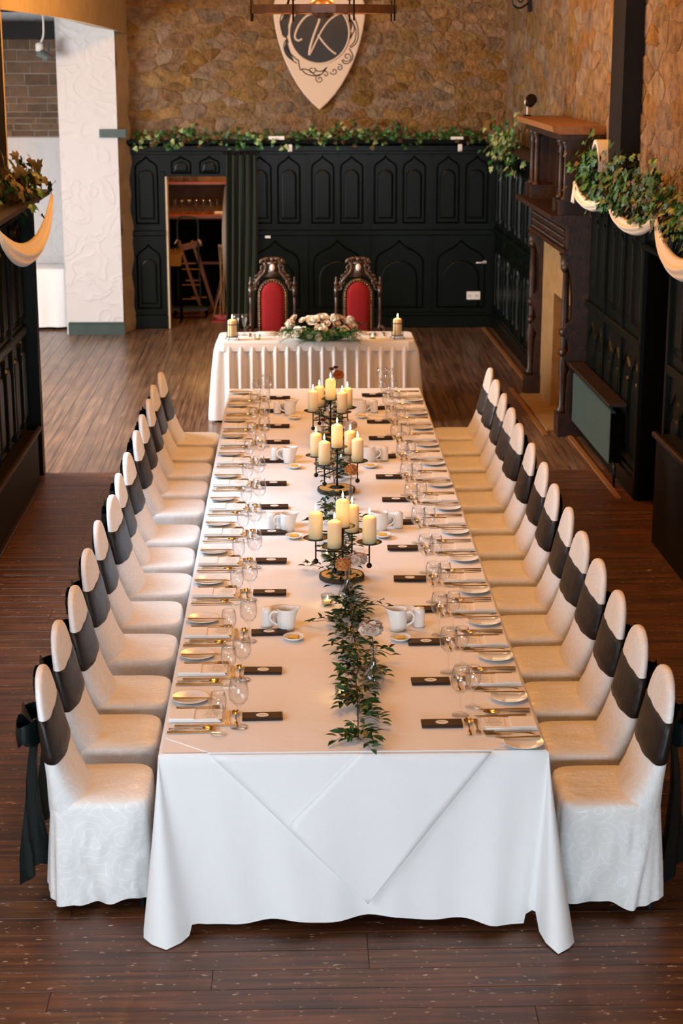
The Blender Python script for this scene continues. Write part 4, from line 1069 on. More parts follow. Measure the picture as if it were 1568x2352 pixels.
spots = [(-.28, -.02, .16, 4), (-.17, .02, .19, 3), (-.16, -.10, .12, 3), (-.07, .0, .19, 0), (.02, .04, .205, 0), (-.22, -.11, .10, 1), (-.10, -.13, .07, 3), (.0, -.10, .12, 0), (.04, .03, .15, 2), (.13, .02, .20, 4), (.15, -.03, .16, 2), (.22, -.08, .10, 1), (.27, .03, .18, 4), (.30, -.02, .14, 1), (.11, -.11, .09, 3), (-.02, -.17, .055, 3), (.19, .06, .2, 2), (-.25, .06, .2, 2), (-.33, -.06, .07, 3), (.06, -.04, .17, 3), (-.12, .08, .2, 3), (.31, -.1, .06, 3), (-.35, .0, .09, 2)]
for x, y, z, k in spots:
    o = obj('bloom', ROSE[k], fa, (x, y, z)); d = Vector((x*1.2, y-.25, z+.15)).normalized()
    o.rotation_euler = d.to_track_quat('Z', 'Y').to_euler()
obj('moss_base', MB().ball((0, 0, .05), 1, 16, 8, (.27, .09, .05)).mesh('moss_base', M_leaf, True), fa)
def fern_mesh(L):
    b = MB(); b.tube([(0, 0, 0), (L*.5, 0, .02), (L, 0, -.01)], .0015, 4)
    for k in range(9):
        t = (k+1)/10
        for s_ in (-1, 1):
            x = L*t; ll = L*.30*(1-t*.75); z = .02*math.sin(t*3)
            b.add([(x, 0, z), (x+ll*.5, s_*ll*.55, z+.004), (x+ll*.55, s_*ll, z-.006), (x+ll*.2, s_*ll*.55, z)], [(0, 1, 2, 3)])
    return b.mesh('fern_leaf', M_fern)
FERN = [fern_mesh(.17), fern_mesh(.13), fern_mesh(.2)]
for k in range(70):
    a = -PI*(.02+.96*k/69)+FR.uniform(-.15, .15)
    x, y = .28*math.cos(a), .10*math.sin(a)
    obj('fern_leaf', FERN[k % 3], fa, M=leafM(x*FR.uniform(.6, 1), y, .05+FR.uniform(-.0, .07), a+FR.uniform(-.4, .4), FR.uniform(-.45, .25), FR.uniform(-.5, .5)))
BL2 = leaf_mesh(.045, .018, M_leafdry)
for k in range(26): obj('leaf', BL2, fa, M=leafM(.30+FR.uniform(0, .10), FR.uniform(-.1, .06), .08+FR.uniform(0, .10), FR.uniform(-1, 1), FR.uniform(-.4, .6), FR.uniform(-.6, .6)))
for k in range(40):
    x = FR.uniform(-.34, .34); obj('leaf', LEAF[k % 3], fa, M=leafM(x, FR.uniform(-.14, .06), .08+FR.uniform(0, .09), FR.uniform(-PI, 0), FR.uniform(-.2, .8), FR.uniform(-.6, .6)))

# ================================================================ carved thrones
def throne(label, x):
    t = thing('carved_throne', label, 'throne', (x, 10.74, 0), 0, 'carved thrones')
    prof = [(.018, 0), (.018, .05), (.024, .06), (.014, .075), (.017, .3), (.024, .33), (.016, .36), (.017, .62), (.021, .66), (.031, .685), (.021, .71), (.014, .73), (.018, .80), (.0135, .90), (.0165, .985), (.011, .995)]
    pm = MB().lathe(prof, 12).bbox((-.019, -.019, .995), (.019, .019, 1.10)).bbox((-.010, -.0225, 1.01), (.010, .0225, 1.085)).lathe([(.011, 1.10), (.02, 1.112), (.021, 1.135), (.010, 1.145), (.014, 1.16), (.009, 1.172), (.012, 1.185), (.001, 1.195)], 12).mesh('back_post', M_throne, True)
    for s_ in (-1, 1): obj('back_post', pm, t, (s_*.215, 0, 0))
    # arched upholstered back in a moulded frame
    def outl(w, h, n=10):
        return [(-w, .52), (w, .52)]+[(w*math.cos(PI*i/(n-1)), h-w*1.1+w*1.1*math.sin(PI*i/(n-1))) for i in range(n)]
    fr = outl(.150, 1.175); pa = outl(.118, 1.142); f = MB()
    f.loops([[(a, .03, z) for a, z in fr], [(a, -.028, z) for a, z in fr], [(a*.93, -.034, z) for a, z in outl(.140, 1.165)], [(a, -.018, z) for a, z in pa]], cap0=True, cap1=False)
    obj('back_frame', f.mesh('back_frame', M_throne), t)
    v = MB(); v.loops([[(a, -.012, z) for a, z in pa], [(a*.93, -.030, .53+(z-.52)*.985) for a, z in pa], [(a*.6, -.042, .60+(z-.52)*.85) for a, z in pa]])
    vb = obj('back_cushion', v.mesh('back_cushion', M_velvet, True), t); tag(vb, 'red velvet back cushion')
    st = MB(); pts = outl(.129, 1.153, 16)
    L = []
    for k in range(2, len(pts)): L.append(pts[k])
    ys = [.56+.022*k for k in range(23)]
    for a, z in L+[(s_*.129, zz) for s_ in (-1, 1) for zz in ys]: st.ball((a, -.036, z), .0062, 6, 4)
    obj('studs', st.mesh('studs', M_stud, True), vb)
    # carved crest: scrolls, cartouche, crown
    def curl(cx_, cz, r0, r1, a0, turns, s_, rr=.011):
        P = []
        for i in range(20):
            u = i/19; a = a0+s_*turns*2*PI*u; r = r0+(r1-r0)*u; P.append((cx_+r*math.cos(a), -.01, cz+r*math.sin(a)))
        return P, [rr*(1-.45*i/19) for i in range(20)]
    cr = MB()
    for s_ in (-1, 1):
        for (cx_, cz, r0, r1, a0, tn, rr) in ((.165, 1.135, .035, .006, 1.2, 1.2, .015), (.135, 1.185, .03, .005, .3, 1.2, .013), (.10, 1.225, .028, .005, .0, 1.1, .012), (.085, 1.285, .03, .006, -1.2, 1.0, .013), (.085, 1.34, .032, .005, -.5, 1.2, .015), (.185, 1.085, .03, .006, 2.2, 1.1, .013)):
            P, R = curl(s_*cx_, cz, r0, r1, a0 if s_ > 0 else PI-a0, tn, s_, rr); cr.tube(P, R, 7)
        cr.tube([(s_*.17, -.005, 1.09), (s_*.155, -.01, 1.15), (s_*.115, -.012, 1.20), (s_*.075, -.012, 1.24), (s_*.062, -.012, 1.30), (s_*.085, -.012, 1.335)], [.016, .018, .018, .016, .014, .010], 7)
        cr.ball((s_*.10, -.01, 1.352), .022, 10, 7)
        cr.tube([(s_*.02, -.01, 1.37), (s_*.06, -.014, 1.372), (s_*.115, -.01, 1.35)], [.018, .016, .010], 7)
    cr.prism([(-.09, 1.19), (.09, 1.19), (.06, 1.25), (.065, 1.31), (.085, 1.345), (.03, 1.35), (-.03, 1.35), (-.085, 1.345), (-.065, 1.31), (-.06, 1.25)], -.012, .02, 'y')
    cr.ball((0, -.015, 1.365), .024, 10, 7).ball((-.018, -.015, 1.378), .013, 8, 6).ball((.018, -.015, 1.378), .013, 8, 6)
    crest = obj('crest', cr.mesh('crest', M_throne, True), t)
    obj('cartouche', MB().ball((0, 0, 0), 1, 12, 8, (.026, .018, .036)).mesh('cartouche', M_lining, True), crest, (0, -.03, 1.285))
    # seat, apron, arms, front legs
    s0 = MB(); rbox(s0, (-.25, -.50, .44), (.25, -.02, .52), .02); sc0 = obj('seat_cushion', s0.mesh('seat_cushion', M_velvet, True), t); tag(sc0, 'red velvet seat')
    obj('seat_rail', MB().bbox((-.255, -.51, .38), (.255, .0, .44)).mesh('seat_rail', M_throne), t)
    for s_ in (-1, 1):
        obj('arm', MB().tube(smooth_path([(s_*.235, -.01, .70), (s_*.245, -.2, .715), (s_*.25, -.42, .70), (s_*.25, -.49, .68)], 4), [.018]*12+[.022], 8).mesh('arm', M_throne, True), t)
        obj('arm_post', MB().lathe([(.018, .44), (.024, .48), (.014, .53), (.02, .6), (.014, .69)], 10, (s_*.245, -.45, 0)).mesh('arm_post', M_throne, True), t)
        obj('leg', MB().lathe([(.02, 0), (.028, .02), (.02, .06), (.026, .18), (.018, .26), (.024, .38)], 10, (s_*.225, -.46, 0)).mesh('leg', M_throne, True), t)
throne('carved dark throne with red velvet back, the one nearer the curtain', -.455)
throne('carved dark throne with red velvet back, the one nearer the fireplace', .385)

# ================================================================ fireplace (in right-wall coordinates)
fp = thing('fireplace', 'dark carved oak fireplace with columned overmantel against the stone wall', 'fireplace', M=MR)
F0, F1 = 4.04, 6.13
def fpart(name, mb, m, par=fp, smooth=False): return obj(name, mb.mesh(name, m, smooth), par)
sl = MB().bbox((F0+.12, -.10, 0), (F0+.86, .08, 1.62)).bbox((F1-.36, -.10, 0), (F1-.12, .08, 1.62)).bbox((F0+.86, -.10, 1.12), (F1-.36, .08, 1.62)).bbox((F0+.82, .08, .02), (F0+.86, .45, 1.12))
fpart('stone_slip', sl, M_slip)
fpart('firebox', MB().bbox((F0+.86, .45, 0), (F1-.36, .5, 1.15)).bbox((F1-.40, .08, 0), (F1-.36, .5, 1.15)).bbox((F0+.86, .08, 1.10), (F1-.36, .5, 1.15)), M_dark)
fpart('hearth', MB().bbox((F0+.2, -.3, .001), (F1-.2, .45, .02)), M_slip)
jp = [(.02, 0), (-.20, 0), (-.20, .14), (-.17, .17), (-.16, .55), (-.14, .60), (-.17, .66), (-.20, .72), (-.15, .78), (-.17, .86), (-.22, .93), (-.19, 1.0), (-.135, 1.04), (-.135, 1.22), (-.15, 1.40), (-.20, 1.55), (-.25, 1.62), (.02, 1.62)]
for a in (F0, F1-.22):
    j = fpart('jamb', MB().prism(jp, a+.03, a+.19, 'x'), M_carved)
    o = obj('plinth', MB().bbox((a, -.24, 0), (a+.22, .02, .2)).mesh('plinth', M_carved), j)
    obj('column', MB().lathe([(.05, .2), (.05, .23), (.03, .26), (.035, .5), (.045, .62), (.03, .7), (.034, 1.2), (.028, 1.45), (.05, 1.5), (.055, 1.6)], 12, (a+.11, -.19, 0)).mesh('column', M_carved, True), j)
    for z in (.75, .93, 1.5): obj('scroll', MB().ball((a+.11, -.20, z), .045, 10, 7, (1.6, .9, 1)).mesh('scroll', M_carved, True), j)
fpart('frieze', MB().bbox((F0+.02, -.20, 1.62), (F1-.02, .02, 1.88)), M_carved)
dm = MB()
for k in range(30):
    for q in range(3): dm.ball((F0+.12+.061*k, -.205, 1.68+.065*q), .018, 6, 4)
tag(fpart('frieze_carving', dm, M_carved, smooth=True), kind='stuff')
fpart('frieze_bead', MB().tube([(F0+.03, -.22, 1.64), (F1-.03, -.22, 1.64)], .022, 8), M_carved)
fpart('mantel_shelf', MB().prism([(.09, 1.88), (-.24, 1.88), (-.33, 1.92), (-.36, 1.925), (-.36, 1.965), (.09, 1.965)], F0-.03, F1-.0, 'x'), M_carved)
fpart('overmantel_back', MB().bbox((F0+.05, -.02, 1.965), (F1-.05, .09, 2.62)), M_carved)
fpart('overmantel_panel', MB().bbox((F0+.62, -.05, 2.08), (F1-.62, -.02, 2.55)), M_carved)
pf = fpart('panel_frame', MB().bbox((F0+.55, -.07, 2.02), (F0+.62, -.02, 2.6)).bbox((F1-.62, -.07, 2.02), (F1-.55, -.02, 2.6)).bbox((F0+.55, -.07, 2.02), (F1-.55, -.02, 2.08)).bbox((F0+.55, -.07, 2.54), (F1-.55, -.02, 2.6)), M_carved)
pc = MB(); FR2 = random.Random(3)
for k in range(26): pc.ball((F0+.68+FR2.random()*(F1-F0-1.36), -.055, 2.12+FR2.random()*.4), FR2.uniform(.015, .04), 7, 5)
fpart('panel_carving', pc, M_carved, smooth=True)
colp = [(.045, 2.09), (.045, 2.10), (.032, 2.12), (.024, 2.13), (.026, 2.3), (.023, 2.48), (.03, 2.50), (.022, 2.52), (.045, 2.57), (.05, 2.60)]
for a in (F0+.10, F0+.36, F1-.36, F1-.10):
    c_ = fpart('column', MB().lathe(colp, 12, (a, -.22, 0)), M_carved, smooth=True)
    obj('pedestal', MB().bbox((a-.06, -.28, 1.965), (a+.06, -.02, 2.075)).bbox((a-.068, -.288, 2.075), (a+.068, -.02, 2.092)).mesh('pedestal', M_carved), c_)
    obj('pilaster', MB().bbox((a-.035, -.06, 2.09), (a+.035, -.02, 2.6)).mesh('pilaster', M_carved), c_)
fpart('overmantel_end', MB().bbox((F1-.07, -.24, 1.965), (F1-.04, .02, 2.62)), M_carved); fpart('overmantel_end', MB().bbox((F0+.03, -.24, 1.965), (F0+.06, .02, 2.62)), M_carved)
fpart('entablature', MB().bbox((F0, -.29, 2.60), (F1, .09, 2.65)), M_carved)
co = fpart('cornice', MB().prism([(.09, 2.65), (-.30, 2.65), (-.36, 2.67), (-.37, 2.72), (.09, 2.72)], F0-.05, F1-.02, 'x'), M_oak)
# radiator
rd = thing('radiator', 'grey-green flat radiator under a dark shelf on the panelled wall', 'radiator', M=MR)
obj('panel', rbox(MB(), (6.20, -.13, .16), (7.86, -.09, .60), .008).mesh('panel', M_rad), rd)
fm = MB()
for k in range(40): fm.bbox((6.22+.041*k, -.088, .20), (6.245+.041*k, -.05, .56))
obj('fins', fm.mesh('fins', M_rad), rd)
obj('side_cap', MB().bbox((7.862, -.125, .18), (7.875, -.03, .58)).mesh('side_cap', M_dark), rd)
obj('bracket', MB().bbox((6.4, -.05, .25), (6.44, -.032, .5)).bbox((7.5, -.05, .25), (7.54, -.032, .5)).mesh('bracket', M_iron), rd)
obj('shelf_board', MB().bbox((6.16, -.17, .66), (8.0, -.032, .685)).mesh('shelf_board', M_carved), rd)
obj('valve', MB().tube([(7.87, -.10, .2), (7.95, -.10, .17), (7.95, -.10, .0)], .012, 8).mesh('valve', M_iron, True), rd)

# ================================================================ ivy, swags
def ivy_leaf(r, m):
    P = [(0, 0), (.45, .5), (.25, .62), (.75, .75), (.7, .28), (1.25, 0), (.7, -.28), (.75, -.75), (.25, -.62), (.45, -.5)]
    P = [(0, 0), (-.12, .45), (.2, .75), (.42, .42), (.78, .55), (.8, .2), (1.25, 0), (.8, -.2), (.78, -.55), (.42, -.42), (.2, -.75), (-.12, -.45)]
    b = MB(); v = [(x*r, y*r, -.10*r*(abs(y)*1.4+max(0, x-.5))) for x, y in P]
    b.add([(.35*r, 0, .05*r)]+v, [(0, i+1, (i+1) % 12+1) for i in range(12)]); return b.mesh('leaf', m)
IVY = {'g': [ivy_leaf(.036, M_ivy), ivy_leaf(.046, M_ivy), ivy_leaf(.028, M_ivy)], 'p': [ivy_leaf(.042, M_ivyp), ivy_leaf(.05, M_ivyp)], 'b': [ivy_leaf(.05, M_ivyb), ivy_leaf(.04, M_ivyb)], 'G': [ivy_leaf(.06, M_ivy), ivy_leaf(.05, M_ivy)], 'P': [ivy_leaf(.065, M_ivyp), ivy_leaf(.06, M_ivy)], 'B': [ivy_leaf(.085, M_ivyb), ivy_leaf(.07, M_ivyb), ivy_leaf(.075, M_ivy)]}
def ivy(label, M, n, place, mix, seed, stemp=None):
    r = random.Random(seed); t = thing('ivy_trail', label, 'ivy', M=M, group='ivy along the shelves')
    sm_ = MB()
    for k in range(n):
        p, d = place(r)
        me_ = r.choice(IVY[r.choice(mix)])
        q = Vector(d).normalized().to_track_quat('Z', 'X')
        obj('leaf', me_, t, M=Matrix.Translation(p) @ q.to_matrix().to_4x4() @ Matrix.Rotation(r.uniform(0, 6.28), 4, 'Z'))
        if k % 7 == 0: sm_.tube([p, (p[0]+r.uniform(-.06, .06), p[1]+.03, p[2]-.03), (p[0]+r.uniform(-.12, .12), min(p[1]+.04, -.02), max(p[2]-.06, stemp or -9))], .0022, 4)
    obj('stem', sm_.mesh('stem', M_stem), t)
    return t
SZ = 2.277
def along(x0, x1, hgt=.10, hang_=.3, dense=None, y0=-.12, y1=-.01):
    def f(r):
        for _ in range(30):
            x = r.uniform(x0, x1)
            if dense is None or r.random() < dense(x): break
        if r.random() < hang_: y = y0-.045-r.uniform(0, .03); z = SZ+r.uniform(-.10, .03)
        else: y = r.uniform(y0, y1); z = SZ+.012+abs(r.gauss(0, hgt*.5))
        return (x, y, z), (r.uniform(-.7, .7), -1+r.uniform(-.3, .5), r.uniform(-.1, 1.1))
    return f
ivy('ivy on the back shelf above the doorway', MBk, 120, along(-2.15, -1.15, .11, .35, lambda x: .35+.65*abs(math.sin(x*5))), 'ggpb', 1)
ivy('ivy on the back shelf above the curtain', MBk, 110, along(-1.15, -.1, .10, .28, lambda x: .3+.7*abs(math.sin(x*4+1))), 'ggpg', 2)
ivy('ivy on the back shelf below the shield', MBk, 190, along(-.1, 1.1, .13, .12), 'gggpgb', 3)
ivy('ivy on the back shelf between shield and corner', MBk, 110, along(1.1, 2.0, .11, .10), 'gggb', 4)
def clump(c, s_, down=.3):
    def f(r):
        p = [r.gauss(0, 1)*s_[i]*.5 for i in range(3)]; z = c[2]+p[2]
        return (c[0]+p[0], min(c[1]+p[1], -.02), z), (r.uniform(-.7, .7), -1+r.uniform(-.2, .4), r.uniform(-.2, 1.1))
    return f
ivy('thick pale green ivy clump hanging in the back corner', MR, 290, clump((1.75, -.18, 2.30), (.85, .16, .26)), 'gpPpP', 5)
ivy('ivy mound on the right shelf next to the overmantel', MR, 300, clump((6.74, -.13, 2.40), (.40, .14, .20)), 'GgGbG', 6)
ivy('dense ivy on the right shelf just before the dark post', MR, 260, along(7.15, 8.1, .24, .25, None, -.17, -.02), 'GgGGb', 7)
ivy('dense ivy on the right shelf above the dark doorway', MR, 260, along(8.1, 9.2, .24, .25, None, -.17, -.02), 'GgGGb', 17)
ivy('ivy on the right shelf at the edge of the picture', MR, 260, along(9.2, 10.9, .22, .25, None, -.17, -.02), 'GgGb', 8)
ivy('brownish ivy heap on the left shelf end', ML, 300, clump((7.1, -.07, 2.37), (.72, .18, .16)), 'BBBbBgG', 9)
def swag_mesh(anch, off, zt, dips, tail=None):
    """cloth looped between anchors along local x, hanging from a shelf edge"""
    b = MB(); n = 18; m2 = 8
    for (a, c), dp in zip(zip(anch, anch[1:]), dips):
        def fn(u, v):
            x = a+(c-a)*u; s_ = 4*u*(1-u); s2 = s_**.75
            top = zt-.62*dp*s_; bot = zt-.03-dp*s2
            z = top+(bot-top)*v; bul = math.sin(PI*v)*(.018+.035*s_)
            return (x, -off-.012-bul-.012*math.sin(v*16)*s_-.02*s_, z+.004*math.sin(v*16))
        b.grid(fn, n, m2+6)
    if tail:
        b.grid(lambda u, v: (tail[0]+tail[1]*v+(u-.5)*(.03+.10*v), -off-.02-.015*math.sin(u*9), zt-.02-tail[2]*v), 8, 6)
    return b
sw = swag_mesh([6.26, 7.75, 9.38, 10.9], .17, 2.275, [.15, .17, .30], (6.30, -.06, .17))
so = obj('fabric_swag', sw.mesh('fabric_swag', M_swag, True), None, M=MR); md = so.modifiers.new('thick', 'SOLIDIFY'); md.thickness = .003
tag(so, 'cream muslin swag looped along the right shelf below the ivy', 'fabric swag', 'cream fabric swags')
sw2 = swag_mesh([5.15, 7.76], .21, 2.255, [.36], None)
so2 = obj('fabric_swag', sw2.mesh('fabric_swag', M_swag, True), None, M=ML); md = so2.modifiers.new('thick', 'SOLIDIFY'); md.thickness = .003
tag(so2, 'cream muslin swag hanging from the left shelf end', 'fabric swag', 'cream fabric swags')
# white curved light shade in the ivy on the right
ws = MB(); A = [(.19*math.cos(PI*i/14), .25*math.sin(PI*i/14)) for i in range(15)]; Bp = [(.155*math.cos(PI*i/14), .215*math.sin(PI*i/14)) for i in range(15)]
ls = thing('uplighter_shade', 'white arched uplighter shade standing in the ivy by the post', 'light shade', M=MR @ Matrix.Translation((6.86, -.04, 2.40)))
obj('rim', MB().loops([[(x, -.10, z) for x, z in A+Bp[::-1]], [(x, .03, z) for x, z in A+Bp[::-1]]], cap0=True).mesh('rim', M_lining), ls)
obj('inner_panel', MB().prism(Bp, -.02, .0, 'y').mesh('inner_panel', M_tan), ls)
obj('foot', MB().bbox((-.12, -.06, -.118), (.12, .06, .0)).mesh('foot', M_lining), ls)
# ================================================================ heraldic shield with the K monogram
shd = thing('wall_shield', 'large cream shield with a black K roundel hung on the stone wall', 'shield', (.066, 14.93, 3.509))
half = bez((0, -.885), (.30, -.66), (.49, -.22), (.535, .16), 10)+[(.54, .30), (.50, .42), (.30, .47), (0, .46)]
outl_ = half+[(-x, z) for x, z in half[-2:0:-1]]
o_ = [(x*.975, z*.98) for x, z in outl_]
obj('board', MB().loops([[(x, .03, z) for x, z in outl_], [(x, -.002, z) for x, z in outl_], [(x, -.008, z) for x, z in o_]], cap0=True).mesh('board', M_shield), shd)
obj('roundel', MB().lathe([(.358, 0), (.358, .006), (.001, .006)], 48, (0, -.008, 0), M=Matrix.Rotation(PI/2, 3, 'X')).mesh('roundel', M_emblem), shd)
def kz(X, Y): return ((X-737)*.000816, -.017, -(Y-475)*.000816)
def ring_tube(b, R, r, y, n=56): return b.tube([(R*math.cos(2*PI*i/n), y, R*math.sin(2*PI*i/n)) for i in range(n)], r, 6, closed=True)
rg = ring_tube(MB(), .352, .0125, -.014); obj('ring', rg.mesh('ring', M_emw, True), shd)
kk = MB()
s1 = smooth_path([kz(*p) for p in ((490, 560), (440, 585), (395, 560), (388, 510), (410, 440), (450, 365), (520, 275), (600, 220), (680, 203), (735, 235), (738, 300), (705, 390), (660, 505), (622, 620), (600, 710), (592, 790))], 4)
kk.tube(s1, [.0135+.004*(i/len(s1)) for i in range(len(s1))], 6)
kk.tube(smooth_path([kz(*p) for p in ((596, 785), (645, 690), (715, 550), (790, 420), (870, 315), (960, 245), (1065, 190))], 4), .012, 6)
kk.tube(smooth_path([kz(*p) for p in ((718, 505), (780, 590), (855, 675), (925, 738), (980, 773))], 4), .013, 6)
obj('letter_k', kk.mesh('letter_k', M_emw, True), shd)
# scrollwork round the ring
def curls(b, c, r0, a0, turns, s_, rr=.0045, y=-.013):
    P = []
    for i in range(26):
        u = i/25; a = a0+s_*turns*2*PI*u; r = r0*(1-.85*u); P.append((c[0]+r*math.cos(a), y, c[1]+r*math.sin(a)))
    b.tube(P, rr, 5)
scr = MB()
for c, r0, a0, tn, s_ in (((0.0, -.53), .055, 1.2, 1.4, 1), ((.07, -.475), .04, 2.6, 1.0, -1), ((.17, -.44), .045, 3.4, 1.1, 1), ((.235, -.40), .04, 2, 1.2, -1), ((.325, -.275), .06, 3.6, 1.3, 1), ((-.09, -.42), .05, 0, .9, -1), ((-.40, .18), .035, 0, 1.3, 1), ((-.39, .26), .03, 2, 1.3, -1)):
    curls(scr, c, r0, a0, tn, s_)
for pts in (((430, 850), (455, 990), (500, 980), (600, 1010), (680, 1075), (760, 1060), (830, 980), (840, 960)), ((660, 965), (700, 1010), (780, 1010), (840, 960)), ((480, 990), (540, 1050), (660, 1080), (760, 1060)), ((1180, 690), (1250, 640), (1290, 560), (1295, 460), (1270, 330), (1200, 190)), ((1175, 670), (1240, 600), (1265, 480), (1240, 380), (1190, 290)), ((1200, 470), (1180, 560), (1240, 420), (1190, 300), (1130, 200)), ((270, 560), (230, 620), (225, 700), (270, 800), (370, 880), (410, 905)), ((265, 570), (255, 680), (330, 780), (420, 860)), ((190, 400), (170, 330), (190, 240), (240, 200)), ((175, 360), (200, 470), (260, 540), (290, 620)), ((200, 470), (215, 520), (260, 545)), ((1060, 860), (1090, 900), (1150, 905), (1205, 850), (1215, 780), (1165, 700))):
    scr.tube(smooth_path([(kz(*p)[0], -.012, kz(*p)[2]) for p in pts], 4), .0055, 5)
obj('scrollwork', scr.mesh('scrollwork', M_emblem, True), shd)
for pts in (((170, 330), (200, 470), (260, 545), (300, 480), (290, 380), (330, 220), (250, 200)), ((225, 700), (270, 800), (370, 880), (330, 780), (300, 690), (265, 570)), ((1150, 230), (1190, 290), (1215, 380), (1190, 470), (1180, 380), (1165, 300))):
    obj('leaf_ornament', MB().prism([(kz(*p)[0], kz(*p)[2]) for p in pts], -.0105, -.008, 'y').mesh('leaf_ornament', M_emblem), shd)

# ================================================================ chandelier, spots and lamps
ch = thing('chandelier', 'wooden wagon-wheel chandelier with iron rods at the top of the picture', 'chandelier', (-.057, 4.0, 3.605))
def band(R, h, t, z): return MB().lathe([(R-t, z), (R, z), (R, z+h), (R-t, z+h), (R-t, z)], 40, cap=False)
obj('rim', band(.425, .045, .05, -.02).mesh('rim', M_wood2), ch)
obj('hub', MB().lathe([(.001, -.05), (.04, -.045), (.07, -.01), (.07, .04), (.04, .07), (.001, .08)], 16).mesh('hub', M_wood2, True), ch)
for k in range(8):
    a = PI/8+k*PI/4; c, s_ = math.cos(a), math.sin(a)
    if k < 4: obj('spoke', MB().tube([(-.39*c, -.39*s_, .0), (.39*c, .39*s_, .0)], .016, 6).mesh('spoke', M_wood2), ch)
    rd_ = obj('iron_rod', MB().tube([(.435*c, .435*s_, -.062), (.435*c, .435*s_, .10)], .0055, 6).mesh('iron_rod', M_iron), ch)
    obj('candle_cup', MB().lathe([(.012, .06), (.035, .075), (.04, .085), (.012, .085)], 12, (.435*c, .435*s_, 0)).mesh('candle_cup', M_iron, True), rd_)
    cb = obj('candle_tube', MB().lathe([(.012, .085), (.012, .17), (.001, .171)], 10, (.435*c, .435*s_, 0)).mesh('candle_tube', M_wax), ch)
    obj('bulb', MB().lathe([(.004, .17), (.014, .19), (.012, .21), (.002, .235)], 10, (.435*c, .435*s_, 0)).mesh('bulb', M_gold, True), cb)
obj('chain', MB().tube([(0, 0, .07), (0, 0, 1.96)], .008, 6).mesh('chain', M_iron), ch)
for k in range(3):
    a = k*2*PI/3; obj('hanger', MB().tube([(.40*math.cos(a), .40*math.sin(a), .02), (0, 0, .8)], .004, 5).mesh('hanger', M_iron), ch)
CH = 110
for k in range(4):
    a = PI/4+k*PI/2; point('chandelier_light', (.40*math.cos(a), .40*math.sin(a), .26), CH/4, WARM, .05, ch)
# two more of the same kind hang over the hall, above the picture
for (x, y, z, p) in ((0, 1.2, 4.75, 400), (0, 8.2, 4.75, 600)):
    c2 = thing('chandelier', f"wagon-wheel chandelier hanging above the picture over the {'near' if y < 5 else 'far'} end", 'chandelier', (x, y, z))
    obj('rim', band(.425, .045, .05, -.02).mesh('rim', M_wood2), c2); obj('chain', MB().tube([(0, 0, .0), (0, 0, 5.6-z)], .008, 6).mesh('chain', M_iron), c2)
    obj('spoke', MB().tube([(-.4, 0, 0), (.4, 0, 0)], .016, 6).mesh('spoke', M_wood2), c2); obj('spoke', MB().tube([(0, -.4, 0), (0, .4, 0)], .016, 6).mesh('spoke', M_wood2), c2)
    for k in range(4):
        a = PI/4+k*PI/2; point('chandelier_light', (.43*math.cos(a), .43*math.sin(a), .12), p/4, WARM, .06, c2)
        b1 = obj('candle_tube', MB().lathe([(.012, .02), (.012, .10), (.001, .101)], 10, (.40*math.cos(a), .40*math.sin(a), 0)).mesh('candle_tube', M_wax), c2)
# spot on top of the overmantel, wall lamp high in the corner, spot in the alcove
sp = thing('clip_spotlight', 'small black spotlight standing on the overmantel cornice', 'spotlight', M=MR @ Matrix.Translation((4.1, -.28, 2.72)))
obj('base', MB().bbox((-.05, -.03, 0), (.05, .03, .015)).mesh('base', M_iron), sp)
obj('stalk', MB().tube([(0, 0, .01), (0, 0, .12)], .008, 6).mesh('stalk', M_lining), sp)
obj('lamp_head', MB().lathe([(.03, -.07), (.045, -.05), (.055, .06), (.05, .062), (.001, .05)], 14, (.06, .02, .14), M=Matrix.Rotation(1.2, 3, 'Y')).mesh('lamp_head', M_iron, True), sp)
obj('lens', MB().ball((-.03, 0, .13), .028, 8, 6).mesh('lens', M_lining, True), sp)
wlm = thing('wall_lamp', 'black iron bracket lamp high on the stone wall near the corner', 'wall lamp', M=MR @ Matrix.Translation((1.75, .09, 3.82)))
obj('back_plate', MB().bbox((-.06, -.03, -.1), (.06, 0, .12)).mesh('back_plate', M_iron), wlm)
obj('arm', MB().tube(smooth_path([(0, -.02, 0), (0, -.12, -.06), (0, -.2, -.02), (0, -.2, .06)], 4), .011, 6).mesh('arm', M_iron), wlm)
obj('scroll', MB().tube([(0, -.11+.05*math.cos(i*.5)*(1-i/20), .03+.05*math.sin(i*.5)*(1-i/20)) for i in range(16)], .008, 6).mesh('scroll', M_iron), wlm)
obj('candle_cup', MB().lathe([(.015, .06), (.045, .08), (.045, .09), (.015, .09)], 12, (0, -.2, 0)).mesh('candle_cup', M_iron), wlm)
as_ = thing('ceiling_spotlight', 'grey spotlight with barn doors hanging in the white alcove', 'spotlight', (-3.08, 14.3, 3.30))
obj('bracket', MB().tube(smooth_path([(0, 0, .45), (0, 0, .22), (-.02, 0, .13), (-.05, 0, .08)], 3), .012, 6).mesh('bracket', M_lining), as_)
obj('lamp_body', MB().lathe([(.04, -.05), (.05, -.04), (.05, .03), (.03, .05)], 14, (-.05, 0, .05)).mesh('lamp_body', M_lining, True), as_)
Rx = Matrix.Rotation(.5, 3, 'Y')
obj('barn_door', MB().box((.04, -.02, -.03), (.17, .12, .012), M=Rx).box((.05, -.02, .05), (.012, .13, .13)).mesh('barn_door', M_iron), as_)
obj('front_frame', MB().box((-.02, -.06, -.05), (.13, .02, .05), M=Rx).mesh('front_frame', M_greenL), as_)

